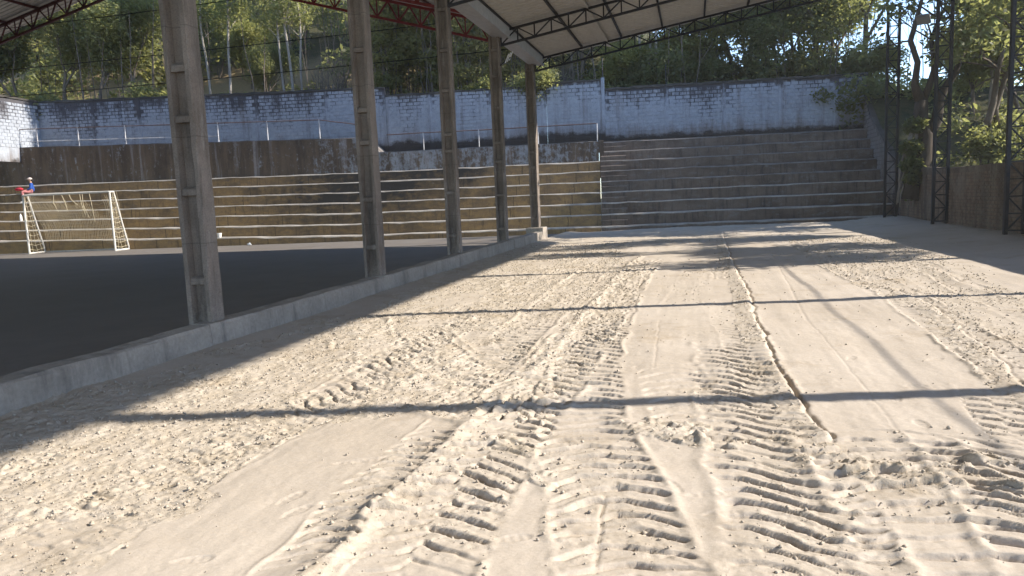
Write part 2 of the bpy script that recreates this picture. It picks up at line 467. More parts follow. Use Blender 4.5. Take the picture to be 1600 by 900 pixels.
M = dict(
    sand=m_sand(), court=m_court(), hill=m_hill(),
    column=m_column(),
    curb=m_concrete('curb_concrete', (0.45, 0.39, 0.325), (0.33, 0.288, 0.24), dark=(0.14, 0.125, 0.11), dk=0.75, bs=0.6),
    ochre=m_ochre(), grey=m_greystep(), nosing=m_concrete('worn_lit_step_edge', (0.46, 0.415, 0.36), (0.27, 0.24, 0.205), dark=(0.16, 0.14, 0.12), dk=0.5),  # worn edge and tread, paled further to stand in for sun on the noses
    nosing_shade=m_concrete('worn_shaded_step_edge', (0.24, 0.215, 0.195), (0.13, 0.115, 0.105), dark=(0.10, 0.09, 0.08), dk=0.6),  # darker copy of the worn edge, shade of the upper rows in colour
    parapet=m_parapet(),
    block=m_paint('painted_block'), mortar=m_paint('painted_mortar', True),
    block_r=m_paint('painted_block_lower', base=4.2, top=7.1), mortar_r=m_paint('painted_mortar_lower', True, base=4.2, top=7.1),
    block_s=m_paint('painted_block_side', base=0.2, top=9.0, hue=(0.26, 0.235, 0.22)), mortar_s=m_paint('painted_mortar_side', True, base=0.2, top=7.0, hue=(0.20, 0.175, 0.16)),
    cope=m_concrete('mossy_coping', (0.055, 0.05, 0.042), (0.10, 0.09, 0.08), dk=0.5),
    brick=m_brownbrick('brown_brick'), bmortar=m_brownbrick('brown_mortar', True),
    black=m_metal('black_steel', (0.022, 0.023, 0.028), (0.04, 0.036, 0.035)),
    red=m_metal('red_steel', (0.26, 0.04, 0.037), (0.15, 0.03, 0.028)),
    red_shade=m_metal('red_steel_shade', (0.10, 0.03, 0.03), (0.055, 0.022, 0.022)),  # same red paint, darkened to stand in for shade under the roof
    sheet=m_metal('roof_sheet', (0.54, 0.525, 0.50), (0.47, 0.45, 0.43), rough=0.5),
    gutter=m_metal('gutter_sheet', (0.42, 0.42, 0.43), (0.33, 0.33, 0.345), rough=0.45),
    goalw=m_plain('goal_paint', (0.66, 0.63, 0.58), 0.6, 0.75), white=m_plain('white_paint', (0.80, 0.79, 0.77), 0.5, 0.85), net=m_plain('net_cord', (0.56, 0.47, 0.32), 0.8),
    rail=m_metal('railing_paint', (0.62, 0.62, 0.63), (0.40, 0.36, 0.33)), railtop=m_metal('rusty_pipe', (0.10, 0.065, 0.055), (0.16, 0.11, 0.09)),
    leaf_a=m_leaf('leaf_mid', (0.115, 0.128, 0.052), (0.18, 0.187, 0.088)),
    leaf_b=m_leaf('leaf_dark', (0.075, 0.09, 0.042), (0.122, 0.136, 0.068)),
    leaf_c=m_leaf('leaf_bright', (0.14, 0.155, 0.045), (0.205, 0.205, 0.065), 0.55),
    leaf_d=m_leaf('leaf_olive', (0.11, 0.11, 0.045), (0.17, 0.15, 0.06)),
    oldbark=m_bark('bark_old', (0.055, 0.045, 0.036), (0.11, 0.085, 0.065)),
    bark=m_bark('bark_brown', (0.13, 0.10, 0.075), (0.21, 0.17, 0.13)),
    palebark=m_bark('bark_pale', (0.38, 0.34, 0.29), (0.26, 0.22, 0.18)),
    twig=m_bark('twig_grey', (0.22, 0.18, 0.145), (0.14, 0.11, 0.09)),
    dry=m_plain('dry_grass', (0.42, 0.32, 0.17), 0.9, 0.7), wire=m_plain('wire', (0.03, 0.028, 0.028), 0.6),
    post=m_bark('weathered_post', (0.20, 0.17, 0.14), (0.13, 0.11, 0.09)),
    skin=m_plain('skin', (0.42, 0.25, 0.17), 0.6, 0.9), blue=m_plain('blue_cloth', (0.03, 0.09, 0.36), 0.85), redc=m_plain('red_cloth', (0.50, 0.03, 0.05), 0.8),
    pink=m_plain('pink_cloth', (0.50, 0.20, 0.20), 0.85), cap=m_plain('cap_cloth', (0.60, 0.50, 0.45), 0.85), hair=m_plain('hair', (0.02, 0.015, 0.012), 0.6), shoe=m_plain('shoe', (0.55, 0.53, 0.50), 0.7),
    plastic=m_plain('white_plastic', (0.78, 0.77, 0.75), 0.4, 0.92), lampgrey=m_metal('lamp_grey', (0.22, 0.215, 0.21), (0.14, 0.135, 0.13)), glass=m_plain('lamp_glass', (0.25, 0.26, 0.27), 0.2, 0.9),
)

# ------------------------------------------------------------------ numeric noise


def _hash(ix, iy, seed):
    h = (ix.astype(np.int64) * 374761393 + iy.astype(np.int64) * 668265263 + seed * 1442695041) & 0xFFFFFFFF
    h = ((h ^ (h >> 13)) * 1274126177) & 0xFFFFFFFF
    h = h ^ (h >> 16)
    return (h & 0xFFFFFF).astype(np.float64) / 0xFFFFFF


def vnoise(x, y, seed=0):
    ix = np.floor(x); iy = np.floor(y); fx = x - ix; fy = y - iy
    fx = fx * fx * (3 - 2 * fx); fy = fy * fy * (3 - 2 * fy)
    a = _hash(ix, iy, seed); b = _hash(ix + 1, iy, seed); c = _hash(ix, iy + 1, seed); d = _hash(ix + 1, iy + 1, seed)
    return (a * (1 - fx) + b * fx) * (1 - fy) + (c * (1 - fx) + d * fx) * fy


def fbm(x, y, oct=4, seed=0, g=0.5):
    s = 0; a = 1; t = 0
    for i in range(oct):
        s = s + a * vnoise(x, y, seed + i * 17); t += a; a *= g; x = x * 2.03 + 5.1; y = y * 2.03 + 1.7
    return s / t


def clods(x, y, cell, seed, keep=0.6):
    """round lumps, one per kept cell: height 0..1"""
    gx = x / cell; gy = y / cell; ix = np.floor(gx); iy = np.floor(gy); out = np.zeros_like(x)
    for dx in (-1, 0, 1):
        for dy in (-1, 0, 1):
            cx = ix + dx; cy = iy + dy
            px = cx + _hash(cx, cy, seed); py = cy + _hash(cx, cy, seed + 1)
            r = (0.18 + 0.42 * _hash(cx, cy, seed + 2)) * (_hash(cx, cy, seed + 3) < keep)
            d2 = ((gx - px) ** 2 + (gy - py) ** 2)
            hgt = np.sqrt(np.clip(r * r - d2, 0, None))
            out = np.maximum(out, hgt)
    return out * cell


def sstep(a, b, x):
    t = np.clip((x - a) / (b - a), 0, 1); return t * t * (3 - 2 * t)


def inpoly(x, y, poly):
    c = np.zeros(x.shape, bool); n = len(poly)
    for i in range(n):
        x0, y0 = poly[i]; x1, y1 = poly[(i + 1) % n]
        if y0 == y1: continue
        t = ((y0 > y) != (y1 > y)) & (x < (x1 - x0) * (y - y0) / (y1 - y0) + x0)
        c ^= t
    return c


def along(x, y, pts):
    """signed offset and run along a polyline; far points get a big offset"""
    best = np.full(x.shape, 1e9); off = np.full(x.shape, 1e9); run = np.zeros(x.shape); acc = 0.0
    for (x0, y0), (x1, y1) in zip(pts[:-1], pts[1:]):
        dx, dy = x1 - x0, y1 - y0; L = math.hypot(dx, dy); ux, uy = dx / L, dy / L
        t = (x - x0) * ux + (y - y0) * uy; tc = np.clip(t, 0, L)
        d = np.hypot(x - (x0 + ux * tc), y - (y0 + uy * tc))
        m = d < best
        sg = np.sign((x - x0) * uy - (y - y0) * ux)
        over = np.where((t < 0) | (t > L), d, d)
        best = np.where(m, d, best); off = np.where(m, sg * over, off); run = np.where(m, acc + tc, run)
        acc += L
    return off, run, acc


# ------------------------------------------------------------------ setting frame of the terraces
P0 = np.array([-5.0, 31.85]); UU = np.array([1, 0.12]) / math.hypot(1, 0.12); VV = np.array([-UU[1], UU[0]])
TRZ = math.atan2(0.12, 1)


def uv(u, v): return P0 + u * UU + v * VV


def to_uv(x, y):
    dx = x - P0[0]; dy = y - P0[1]
    return dx * UU[0] + dy * UU[1], dx * VV[0] + dy * VV[1]


def hill_z(x, y):
    x = np.asarray(x, float); y = np.asarray(y, float)
    u, v = to_uv(x, y)
    slope = 0.46 - 0.37 * sstep(0, 14, u)
    hi = 6.25 - 0.35 * sstep(0, 3, u) + np.clip(v - 6.6, 0, 200) * slope * (0.55 + 0.45 * sstep(8, 20, v))
    lo = 1.75 + np.clip(x - 8.2, 0, 80) * 0.10
    ramp = np.clip((v + 0.2) / 6.8, 0, 1)
    z = np.where((v < 6.6) & (x > 8), lo + (hi - lo) * ramp, hi)
    z = np.where((u < -29) & (v < 6.6), 5.6 + np.clip(-30 - u, 0, 60) * 0.3, z)
    return z + (fbm(x * 0.35, y * 0.35, 3, 5) - 0.5) * 0.5


# ------------------------------------------------------------------ ground, hill
g = MB(); g.v = [(-320, -320, -0.35), (320, -320, -0.35), (320, 320, -0.35), (-320, 320, -0.35)]; g.f = [(0, 1, 2, 3)]; g.m = [0]
tag(g.build('ground', M['hill']), kind='structure')


hz = MB().box(-335, 335, -335, 335, -1.4, 62).build('flare_veil', [])  # air volume added in place of a lens-flare veil, lifts the blacks
hm = bpy.data.materials.new('flare_veil'); hm.use_nodes = True; hm.node_tree.nodes.clear()
ho = hm.node_tree.nodes.new('ShaderNodeOutputMaterial'); hv = hm.node_tree.nodes.new('ShaderNodeVolumePrincipled')
hv.inputs['Color'].default_value = (0.97, 0.95, 0.92, 1); hv.inputs['Density'].default_value = 0.0008; hv.inputs['Anisotropy'].default_value = 0.25
hm.node_tree.links.new(hv.outputs[0], ho.inputs['Volume'])
hz.data.materials.append(hm); tag(hz, kind='stuff')


def grid_mesh(name, xs, ys, zf, mat, frame=None):
    X, Y = np.meshgrid(xs, ys)
    if frame == 'uv':
        PX = P0[0] + X * UU[0] + Y * VV[0]; PY = P0[1] + X * UU[1] + Y * VV[1]
    else: PX, PY = X, Y
    Z = zf(PX, PY)
    n, m = X.shape
    idx = np.arange(n * m).reshape(n, m)
    q = np.stack([idx[:-1, :-1], idx[:-1, 1:], idx[1:, 1:], idx[1:, :-1]], -1).reshape(-1, 4)
    return link(name, np_mesh(name, np.stack([PX, PY, Z], -1).reshape(-1, 3), q, mat, True))


tag(grid_mesh('hillside', np.linspace(-90, 110, 150), np.concatenate([np.linspace(6.62, 40, 60), np.linspace(42, 96, 24)]), hill_z, M['hill'], 'uv'), kind='structure')
tag(grid_mesh('bank', np.linspace(8.25, 90, 80), np.linspace(-40, 52, 90), lambda x, y: np.where(to_uv(x, y)[1] < 6.64, hill_z(x, y), hill_z(x, y) - 0.6), M['hill']), kind='structure')
tag(grid_mesh('bank', np.linspace(-110, -36.6, 50), np.linspace(-30, 36, 50), lambda x, y: np.where(to_uv(x, y)[1] < 6.5, 5.2 + (-36.6 - x) * 0.3, 5.0), M['hill']), kind='structure')

# ------------------------------------------------------------------ court floor
cf_ = MB(); cf_.prism([(-80, -40), (-5.5, -40), (-5.5, 31.9), (-80, 23.0)], -0.35, -0.05, axis=2)
tag(cf_.build('court_floor', M['court']), kind='structure')

# ------------------------------------------------------------------ sand bed
X = Y = Z = R = Rn = wx = wy = xs = ys = None


def geo_rows(a, b, f, mn):
    o = [a]
    while o[-1] < b: o.append(o[-1] + max(mn, o[-1] * f))
    o[-1] = b
    return o


SEAM = 9.0
near_x = np.concatenate([np.arange(-5.42, 4.25, 0.0116), np.arange(4.25, 8.16, 0.05)])
near_y = np.array([-12, -10, -8, -6, -4, -3, -2, -1.5, -1, -.5, 0, .4, .8, 1.1, 1.4, 1.6, 1.8, 2.0, 2.15] + geo_rows(2.3, SEAM, 0.0024, 0.0055))
far_x = np.arange(-5.42, 8.16, 0.016)
far_y = np.array(geo_rows(SEAM - .02, 33.6, 0.0044, 0.02))
GRIDS = []


def start(gx_, gy_):
    global X, Y, Z, R, wx, wy, xs, ys
    xs, ys = gx_, gy_
    X, Y = np.meshgrid(xs, ys)
    Z = (fbm(X * 0.5, Y * 0.5, 3, 3) - 0.5) * 0.06
    R = np.full(X.shape, 0.0)          # how much a place has been churned
    wx = X + (fbm(X * 3, Y * 3, 3, 41) - 0.5) * 0.10
    wy = Y + (fbm(X * 3, Y * 3, 3, 42) - 0.5) * 0.10




def PG(*pts): return [G(*p) for p in pts]


def region(pts, amt, soft=0.35, seed=0):
    global R
    jx = X + (fbm(X * 1.1, Y * 1.1, 4, 60 + seed) - 0.5) * soft * 3.4; jy = Y + (fbm(X * 1.1, Y * 1.1, 4, 70 + seed) - 0.5) * soft * 3.4
    R = np.maximum(R, inpoly(jx, jy, PG(*pts)) * amt)





def lane(pts, width, pitch, depth, style, seed, rim=0.03, fade=0.6, strength=1.0):
    """a tyre track: pressed lug marks between two low rims"""
    global Z, R
    P = PG(*pts)
    xmin = min(p[0] for p in P) - width; xmax = max(p[0] for p in P) + width; ymin = min(p[1] for p in P) - width; ymax = max(p[1] for p in P) + width
    r0, r1 = np.searchsorted(ys, [ymin, ymax]); c0, c1 = np.searchsorted(xs, [xmin, xmax])
    if r1 <= r0 or c1 <= c0: return
    sl = (slice(r0, r1), slice(c0, c1))
    off, run, L = along(wx[sl], wy[sl], P)
    p = off / (width / 2); ap = np.abs(p)
    inside = sstep(1.12, 0.92, ap) * sstep(0, fade, run) * sstep(L, L - fade, run) * (ap < 3)
    nn = fbm(X[sl] * 2.3, Y[sl] * 2.3, 3, seed)
    patch = np.clip(0.62 + 1.5 * (fbm(X[sl] * 1.3, Y[sl] * 1.3, 3, seed + 9) - 0.22), 0, 1) * strength
    if style == 'bow':       ph = run / pitch + 0.55 * ap ** 2 + 0.8 * (nn - 0.5)
    elif style == 'chev':    ph = run / pitch + 1.0 * ap + np.where(p > 0, 0.5, 0) + 0.4 * (nn - 0.5)
    elif style == 'slant':   ph = run / pitch + 0.75 * p + 0.35 * np.sin(p * 3) + 0.5 * (nn - 0.5)
    else:                    ph = run / pitch + np.where(np.floor((p + 1) * 1.5) % 2 > 0, 0.5, 0) + 0.3 * p + 0.5 * (nn - 0.5)
    bar = np.floor(ph)
    t = ph - bar
    amp = (0.45 + 0.85 * _hash(bar, np.floor((p + 3) * 1.5 + 0.6 * nn), seed)) * (0.5 + 0.9 * fbm(X[sl] * 4, Y[sl] * 4, 2, seed + 31))
    # each mark: a pressed slot, steep on the far side, and a squeezed-up lip
    tw_ = 0.20 * (fbm(X[sl] * 9, run * 9, 3, seed + 41) - 0.5)
    prof = sstep(0.22, 0.52, t + tw_) ** 2.0 * sstep(0.635, 0.56, t + tw_)
    lip = sstep(0.57, 0.63, t + tw_) * sstep(1.05, 0.78, t + tw_)
    gaps = 0.55 + 0.45 * sstep(0.28, 0.5, fbm(X[sl] * 5.5, run * 5.5, 2, seed + 5))
    d = 0.68 * depth * amp * gaps * (-prof + 0.28 * lip)
    Z[sl] += inside * patch * (d - 0.003)
    rr = np.exp(-((ap - 1.12) / 0.10) ** 2) * (0.4 + 1.2 * fbm(X[sl] * 6, Y[sl] * 6, 3, seed + 3)) * (run > 0.02) * (run < L - 0.02)
    Z[sl] += rim * 0.30 * rr * patch * sstep(0.35, 0.6, fbm(X[sl] * 2.1, Y[sl] * 2.1, 2, seed + 21))
    R[sl] = np.maximum(R[sl], np.maximum(inside * 0.52 * patch, np.clip(rr, 0, 1) * 0.55 * patch * (rim > 0.025)))




def ridge(pts, wid, hgt, seed, scarp=True):
    """windrow left by the blade: steep on the left, clods trailing on the right"""
    global Z, R
    P = PG(*pts)
    off, run, L = along(wx, wy, P)
    h = fbm(X * 2.5, Y * 2.5, 4, seed)
    on = (run > 0.01) & (run < L - 0.01) & (np.abs(off) < wid * 3)
    prof = np.where(off > 0, np.exp(-(off / wid) ** 2), np.exp(-(off / (wid * (0.22 if scarp else 1.0))) ** 2)) * on
    if scarp:
        o2 = off + (fbm(X * 4, Y * 4, 3, seed + 7) - 0.5) * 0.07
        Z -= np.exp(-((o2 + 0.012) / 0.022) ** 2) * (0.042 if seed == 201 else 0.02) * (0.4 + 1.1 * h) * on
    Z += prof * hgt * (0.36 if scarp else 0.62) * (0.35 + 1.1 * h)
    R = np.maximum(R, (prof > 0.12) * 0.75 * on * (off > 0.0))




def line_cut(pts, wid, dep):
    global Z
    off, run, L = along(X + (fbm(X * 7, Y * 7, 2, 9) - .5) * .03, Y, PG(*pts))
    Z -= np.exp(-(off / wid) ** 2) * dep * ((run > 0.01) & (run < L - 0.01))




def heap(px, py, rad, hgt, seed):
    global Z, R
    x0, y0 = G(px, py)
    d = np.hypot(X - x0, (Y - y0) * 1.2) * (0.75 + 0.6 * fbm(X * 6, Y * 6, 3, seed))
    b = np.exp(-(d / rad) ** 2)
    b *= sstep(0.42, 0.55, fbm(X * 7, Y * 7, 3, seed + 2))
    Z += b * hgt * 0.42 * (0.4 + 1.1 * fbm(X * 14, Y * 14, 3, seed + 1)); R = np.maximum(R, (b > 0.12) * 1.0)




def footprint(px, py, ang, length=0.19, dep=0.006):
    global Z
    x0, y0 = G(px, py)
    dx = X - x0; dy = Y - y0; ca, sa = math.cos(ang), math.sin(ang)
    a = dx * ca + dy * sa; b = -dx * sa + dy * ca
    wid = 0.036 + 0.009 * np.clip(a / (length / 2), -1, 1)
    e = (a / (length / 2)) ** 2 + (b / wid) ** 2
    ins = sstep(1.15, 0.85, e)
    Z += -ins * dep * (1 - 0.35 * (np.sin(a * 140) > 0.2)) + np.exp(-((np.sqrt(e) - 1.2) / 0.15) ** 2) * 0.001


def sculpt():
    global Z, R, Rn
    region([(-60, 670), (-60, 960), (140, 905), (270, 800), (430, 720), (560, 660), (690, 620), (760, 560), (880, 470), (960, 415), (985, 375), (850, 372), (430, 535)], 1.0)
    region([(560, 500), (600, 590), (700, 650), (860, 660), (985, 470), (1000, 410), (880, 400)], 0.9, 0.25, 1)
    region([(1290, 690), (1600, 680), (1640, 960), (930, 960), (1000, 860), (1130, 760), (1140, 700)], 0.35, 0.3, 2)
    region([(850, 372), (860, 385), (1150, 375), (1380, 352), (1380, 344), (1100, 352)], 0.9, 0.3, 3)
    region([(1230, 368), (1330, 440), (1480, 500), (1640, 600), (1640, 470), (1480, 405), (1350, 365)], 0.75, 0.3, 4)
    region([(480, 700), (640, 610), (700, 560), (600, 560), (440, 640)], 0.0)

    lane([(600, 930), (690, 785), (790, 672), (880, 565), (960, 462), (1015, 405)], 0.62, 0.165, 0.050, 'chev', 101, 0.05)
    lane([(430, 925), (560, 780), (660, 692), (705, 655)], 0.30, 0.13, 0.030, 'bow', 102, 0.022)
    lane([(1015, 960), (950, 770), (905, 655), (915, 560), (965, 465), (1000, 420)], 0.60, 0.165, 0.050, 'bow', 103, 0.03)
    lane([(1310, 960), (1240, 790), (1187, 685), (1162, 600), (1140, 535)], 0.70, 0.165, 0.048, 'slant', 104, 0.035)
    lane([(1585, 960), (1480, 810), (1385, 712), (1330, 660)], 0.85, 0.19, 0.056, 'bow', 105, 0.05)
    lane([(1750, 930), (1640, 800), (1560, 720), (1500, 670)], 0.7, 0.17, 0.048, 'slant', 106, 0.04)
    lane([(1640, 720), (1590, 650), (1545, 600)], 0.5, 0.17, 0.040, 'blk', 107, 0.02)
    lane([(560, 600), (640, 545), (730, 492), (820, 445), (890, 410)], 0.62, 0.17, 0.040, 'slant', 108, 0.02, strength=0.75)
    lane([(690, 620), (760, 565), (835, 500), (900, 445), (940, 412)], 0.60, 0.17, 0.045, 'bow', 109, 0.04)
    lane([(555, 500), (580, 545), (640, 592), (740, 632), (860, 652)], 0.75, 0.18, 0.055, 'bow', 110, 0.05, fade=0.3)
    lane([(640, 490), (655, 530), (700, 570), (780, 602), (870, 615)], 0.55, 0.18, 0.048, 'bow', 131, 0.04, fade=0.3)
    lane([(720, 480), (735, 510), (780, 545), (850, 572)], 0.5, 0.18, 0.042, 'slant', 132, 0.03, fade=0.3)
    lane([(-40, 905), (90, 838), (240, 758), (400, 680), (560, 605), (660, 560)], 0.6, 0.17, 0.026, 'blk', 111, 0.02, strength=0.6)
    lane([(430, 660), (520, 615), (620, 560), (700, 515)], 0.5, 0.18, 0.035, 'slant', 112, 0.02)
    lane([(790, 480), (870, 430), (930, 398), (970, 378)], 0.5, 0.2, 0.03, 'blk', 113, 0.03)
    lane([(1100, 690), (1060, 610), (1030, 560)], 0.55, 0.19, 0.03, 'bow', 115, 0.02, strength=0.7)
    lane([(1235, 365), (1300, 412), (1400, 455), (1500, 520), (1620, 600)], 0.55, 0.2, 0.035, 'blk', 116, 0.04)
    lane([(1330, 372), (1440, 415), (1560, 470), (1640, 510)], 0.5, 0.2, 0.030, 'bow', 117, 0.03)
    lane([(1060, 480), (1085, 430), (1100, 405)], 0.5, 0.2, 0.018, 'bow', 118, 0.012, strength=0.6)
    lane([(1100, 960), (1000, 880), (930, 800)], 0.35, 0.22, 0.03, 'blk', 119, 0.01, strength=0.8)
    lane([(1125, 440), (1128, 405)], 0.3, 0.15, 0.03, 'bow', 120, 0.01)
    lane([(1190, 600), (1150, 520), (1120, 470)], 0.4, 0.17, 0.018, 'slant', 121, 0.01, strength=0.7)

    ridge([(1128, 362), (1140, 400), (1152, 425), (1170, 458), (1184, 510), (1212, 575), (1258, 640), (1305, 692)], 0.17, 0.07, 201)
    ridge([(1225, 362), (1262, 390), (1330, 430), (1440, 468), (1500, 508), (1560, 560), (1640, 640)], 0.16, 0.05, 202)
    ridge([(415, 960), (560, 830), (660, 735), (745, 655)], 0.10, 0.05, 203, False)
    ridge([(1390, 395), (1440, 410), (1500, 440), (1600, 470)], 0.16, 0.06, 204)
    ridge([(770, 640), (870, 540), (950, 450), (1000, 400)], 0.08, 0.035, 205, False)

    line_cut([(1262, 500), (1340, 590), (1418, 690)], 0.007, 0.004)
    line_cut([(1030, 500), (1026, 540), (1022, 578)], 0.008, 0.004)
    line_cut([(946, 770), (925, 900)], 0.006, 0.012)
    line_cut([(1205, 395), (1262, 500)], 0.012, 0.006)

    for i, a in enumerate([(985, 660, .16, .05), (1030, 672, .16, .07), (1075, 680, .20, .09), (1115, 690, .14, .07), (1310, 722, .13, .10), (1350, 735, .16, .11), (1395, 742, .16, .10), (1490, 745, .15, .08), (1560, 735, .16, .12),
                           (835, 705, .12, .06), (870, 745, .12, .05), (780, 690, .12, .06), (700, 735, .1, .06), (1330, 790, .10, .07), (1300, 850, .08, .06), (1230, 690, .13, .06), (1275, 700, .12, .06), (1590, 765, .12, .09), (1440, 755, .12, .06),
                           (660, 590, .15, .06), (730, 612, .15, .07), (620, 555, .14, .05), (560, 530, .14, .05)]):
        heap(*a, 300 + 5 * i)

    for a in [(462, 800, 1.2), (545, 725, 0.35), (300, 875, 0.35), (1050, 757, 2.2), (455, 778, 1.2), (575, 722, .35), (1130, 800, .3), (1100, 770, .2), (1440, 660, 1.7), (1480, 690, .3), (1430, 600, .2), (1330, 560, 1.2), (1390, 525, .4), (1300, 500, 1.), (1100, 520, 0.4), (1080, 570, .4), (1240, 470, .8), (1060, 450, .3), (1460, 560, .6), (1400, 620, 1.5), (700, 840, .6), (800, 840, 0.4), (645, 700, .4), (1550, 650, .5), (1100, 445, .6)]:
        footprint(*a)

    # churned sand: lumps of several sizes
    R = np.clip(R, 0, 1)
    Rn = R * sstep(0.30, 0.58, fbm(X * 1.7, Y * 1.2, 4, 88) * 0.75 + R * 0.22)
    lum = fbm(X * 3.2, Y * 3.2, 4, 21)
    cl_m = 0.25 + 0.9 * sstep(0.4, 0.65, fbm(X * 2.6, Y * 1.6, 3, 24))
    Z += Rn * ((lum - 0.5) * 0.026 + (fbm(X * 14, Y * 14, 3, 27) - 0.5) * 0.020 + (fbm(X * 38, Y * 38, 2, 28) - 0.5) * 0.011 + cl_m * (clods(X, Y, 0.13, 31, 0.08) * 0.20 + clods(X, Y, 0.055, 35, 0.32) * 0.32 + clods(X, Y, 0.028, 39, 0.6) * 0.46))
    Z += (1 - Rn) * ((fbm(X * 5, Y * 5, 2, 95) - 0.5) * 0.009 + (fbm(X * 30, Y * 22, 3, 96) - 0.5) * 0.004)
    # long shallow rills parallel to the blade
    Z += (fbm(X * 5.5, Y * 0.5, 3, 77) - 0.5) * 0.012
    # banked against the kerb, the terraces and the right-hand wall
    Z += sstep(-4.5, -5.4, X) * 0.05 + sstep(5.6, 8.0, X) * 0.16 + sstep(28.5, 31.5, Y) * 0.05 * sstep(-6, 0, X)


vs_, qs_, ro_ = [], [], []; nv_ = 0
for gx_, gy_ in ((near_x, near_y), (far_x, far_y)):
    start(gx_, gy_); sculpt()
    n_, m_ = X.shape
    idx = np.arange(n_ * m_).reshape(n_, m_) + nv_; nv_ += n_ * m_
    qs_.append(np.stack([idx[:-1, :-1], idx[:-1, 1:], idx[1:, 1:], idx[1:, :-1]], -1).reshape(-1, 4))
    vs_.append(np.stack([X, Y, Z], -1).reshape(-1, 3)); ro_.append(Rn.ravel()); GRIDS.append((xs, ys, Z, Rn))
me = np_mesh('sand', np.concatenate(vs_), np.concatenate(qs_), M['sand'], True)
at = me.attributes.new('rough', 'FLOAT', 'POINT'); at.data.foreach_set('value', np.concatenate(ro_).astype(np.float32))
tag(link('sand', me), kind='structure')


def sand_at(x, y, what):
    out = np.zeros(len(x))
    for k, (gx_, gy_, z_, r_) in enumerate(GRIDS):
        m = (y < SEAM) if k == 0 else (y >= SEAM)
        c = np.clip(np.searchsorted(gx_, x[m]), 0, len(gx_) - 1); r = np.clip(np.searchsorted(gy_, y[m]), 0, len(gy_) - 1)
        out[m] = (z_, r_)[what][r, c]
    return out


# loose crumbs lying on the churned parts: far too many to count
cn = 17000
cy_ = 2.4 * (24 / 2.4) ** rng.random(cn * 4); cx_ = rng.uniform(-5.3, 7.9, cn * 4)
keep = rng.random(cn * 4) < (sand_at(cx_, cy_, 1) ** 1.5 + 0.018); cx_, cy_ = cx_[keep][:cn], cy_[keep][:cn]
ico = np.array([(0, 0, 1), (.9, 0, .1), (0, .9, .0), (-.9, 0, .15), (0, -.9, .05), (0, 0, -.8)], float); ifc = np.array([(0, 1, 2), (0, 2, 3), (0, 3, 4), (0, 4, 1), (5, 2, 1), (5, 3, 2), (5, 4, 3), (5, 1, 4)])
k_ = len(cx_); sz = 0.003 + 0.013 * rng.random(k_) ** 5 + 0.0007 * cy_
vv = ico[None] * sz[:, None, None] * rng.uniform(0.55, 1.25, (k_, 6, 1)); ang = rng.uniform(0, 6.28, k_)
c_, s_ = np.cos(ang)[:, None], np.sin(ang)[:, None]
vx = vv[..., 0] * c_ - vv[..., 1] * s_ + cx_[:, None]; vy = vv[..., 0] * s_ + vv[..., 1] * c_ + cy_[:, None]; vz = vv[..., 2] * 0.8 + (sand_at(cx_, cy_, 0) + sz * 0.35)[:, None]
me = np_mesh('sand_crumbs', np.stack([vx, vy, vz], -1).reshape(-1, 3), (ifc[None] + (np.arange(k_) * 6)[:, None, None]).reshape(-1, 3), M['sand'], True)
at = me.attributes.new('rough', 'FLOAT', 'POINT'); at.data.foreach_set('value', np.ones(k_ * 6, np.float32))
tag(link('sand_crumbs', me), 'loose crumbs of pale sand strewn over the churned strips', 'sand crumbs', kind='stuff')

# ------------------------------------------------------------------ kerb wall between court and sand
kb = empty('kerb_wall', (-5.5, 10, 0)); tag(kb, 'low pale concrete kerb wall dividing sand from dark court', 'kerb wall')


def wavy_slab(y0, y1, x0, x1, z0, z1, seed):
    mb = MB(); n = max(4, int((y1 - y0) / 0.35)); r = random.Random(seed)
    prof = None
    for i in range(n + 1):
        y = y0 + (y1 - y0) * i / n
        j = [r.uniform(-.012, .012) for _ in range(4)]
        mb.v += [(x0 + j[0] * .5, y, z0), (x0 + j[0] * .5, y, z1 + j[1]), (x1 - .02 + j[2] * .4, y, z1 + j[1] * .6), (x1 + j[3], y, z1 - .03 + j[2]), (x1 + .03 + j[3], y, z0)]
        if i:
            b = (i - 1) * 5
            for q in range(4): mb.f.append((b + q, b + q + 1, b + q + 6, b + q + 5)); mb.m.append(0)
    mb.f.append((4, 3, 2, 1, 0)); mb.f.append(tuple(n * 5 + q for q in range(5))); mb.m += [0, 0]
    return mb


for (a, b, h, s_) in ((-10, 7.25, .30, 1), (7.27, 12.18, .30, 2), (12.20, 17.10, .31, 3), (17.12, 22.0, .325, 4), (22.02, 26.4, .33, 5)):
    wavy_slab(a - 10, b - 10, -0.14, 0.12, -0.35, h, s_).build('kerb_segment', M['curb'], kb)

# ------------------------------------------------------------------ precast concrete columns
COLP = [(-5.64, 7.55), (-5.66, 12.42), (-5.72, 17.25), (-5.74, 22.05), (-5.74, 27.0)]


def flange(poly, z0, z1, seed):
    r = random.Random(seed); mb = MB(); n = 26; k = len(poly)
    for i in range(n + 1):
        z = z0 + (z1 - z0) * i / n
        for q, (x, y) in enumerate(poly):
            chip = r.random() ** 6 * .030 if q in (0, 1, 4, 5, 6, 7) else 0
            f = 1 - chip / max(.05, abs(y)); mb.v.append((x + r.uniform(-.003, .003), y * f + r.uniform(-.003, .003), z))
        if i:
            b = (i - 1) * k
            for q in range(k): mb.f.append((b + q, b + (q + 1) % k, b + k + (q + 1) % k, b + k + q)); mb.m.append(0)
    mb.f.append(tuple(reversed(range(k)))); mb.f.append(tuple(n * k + q for q in range(k))); mb.m += [0, 0]
    return mb


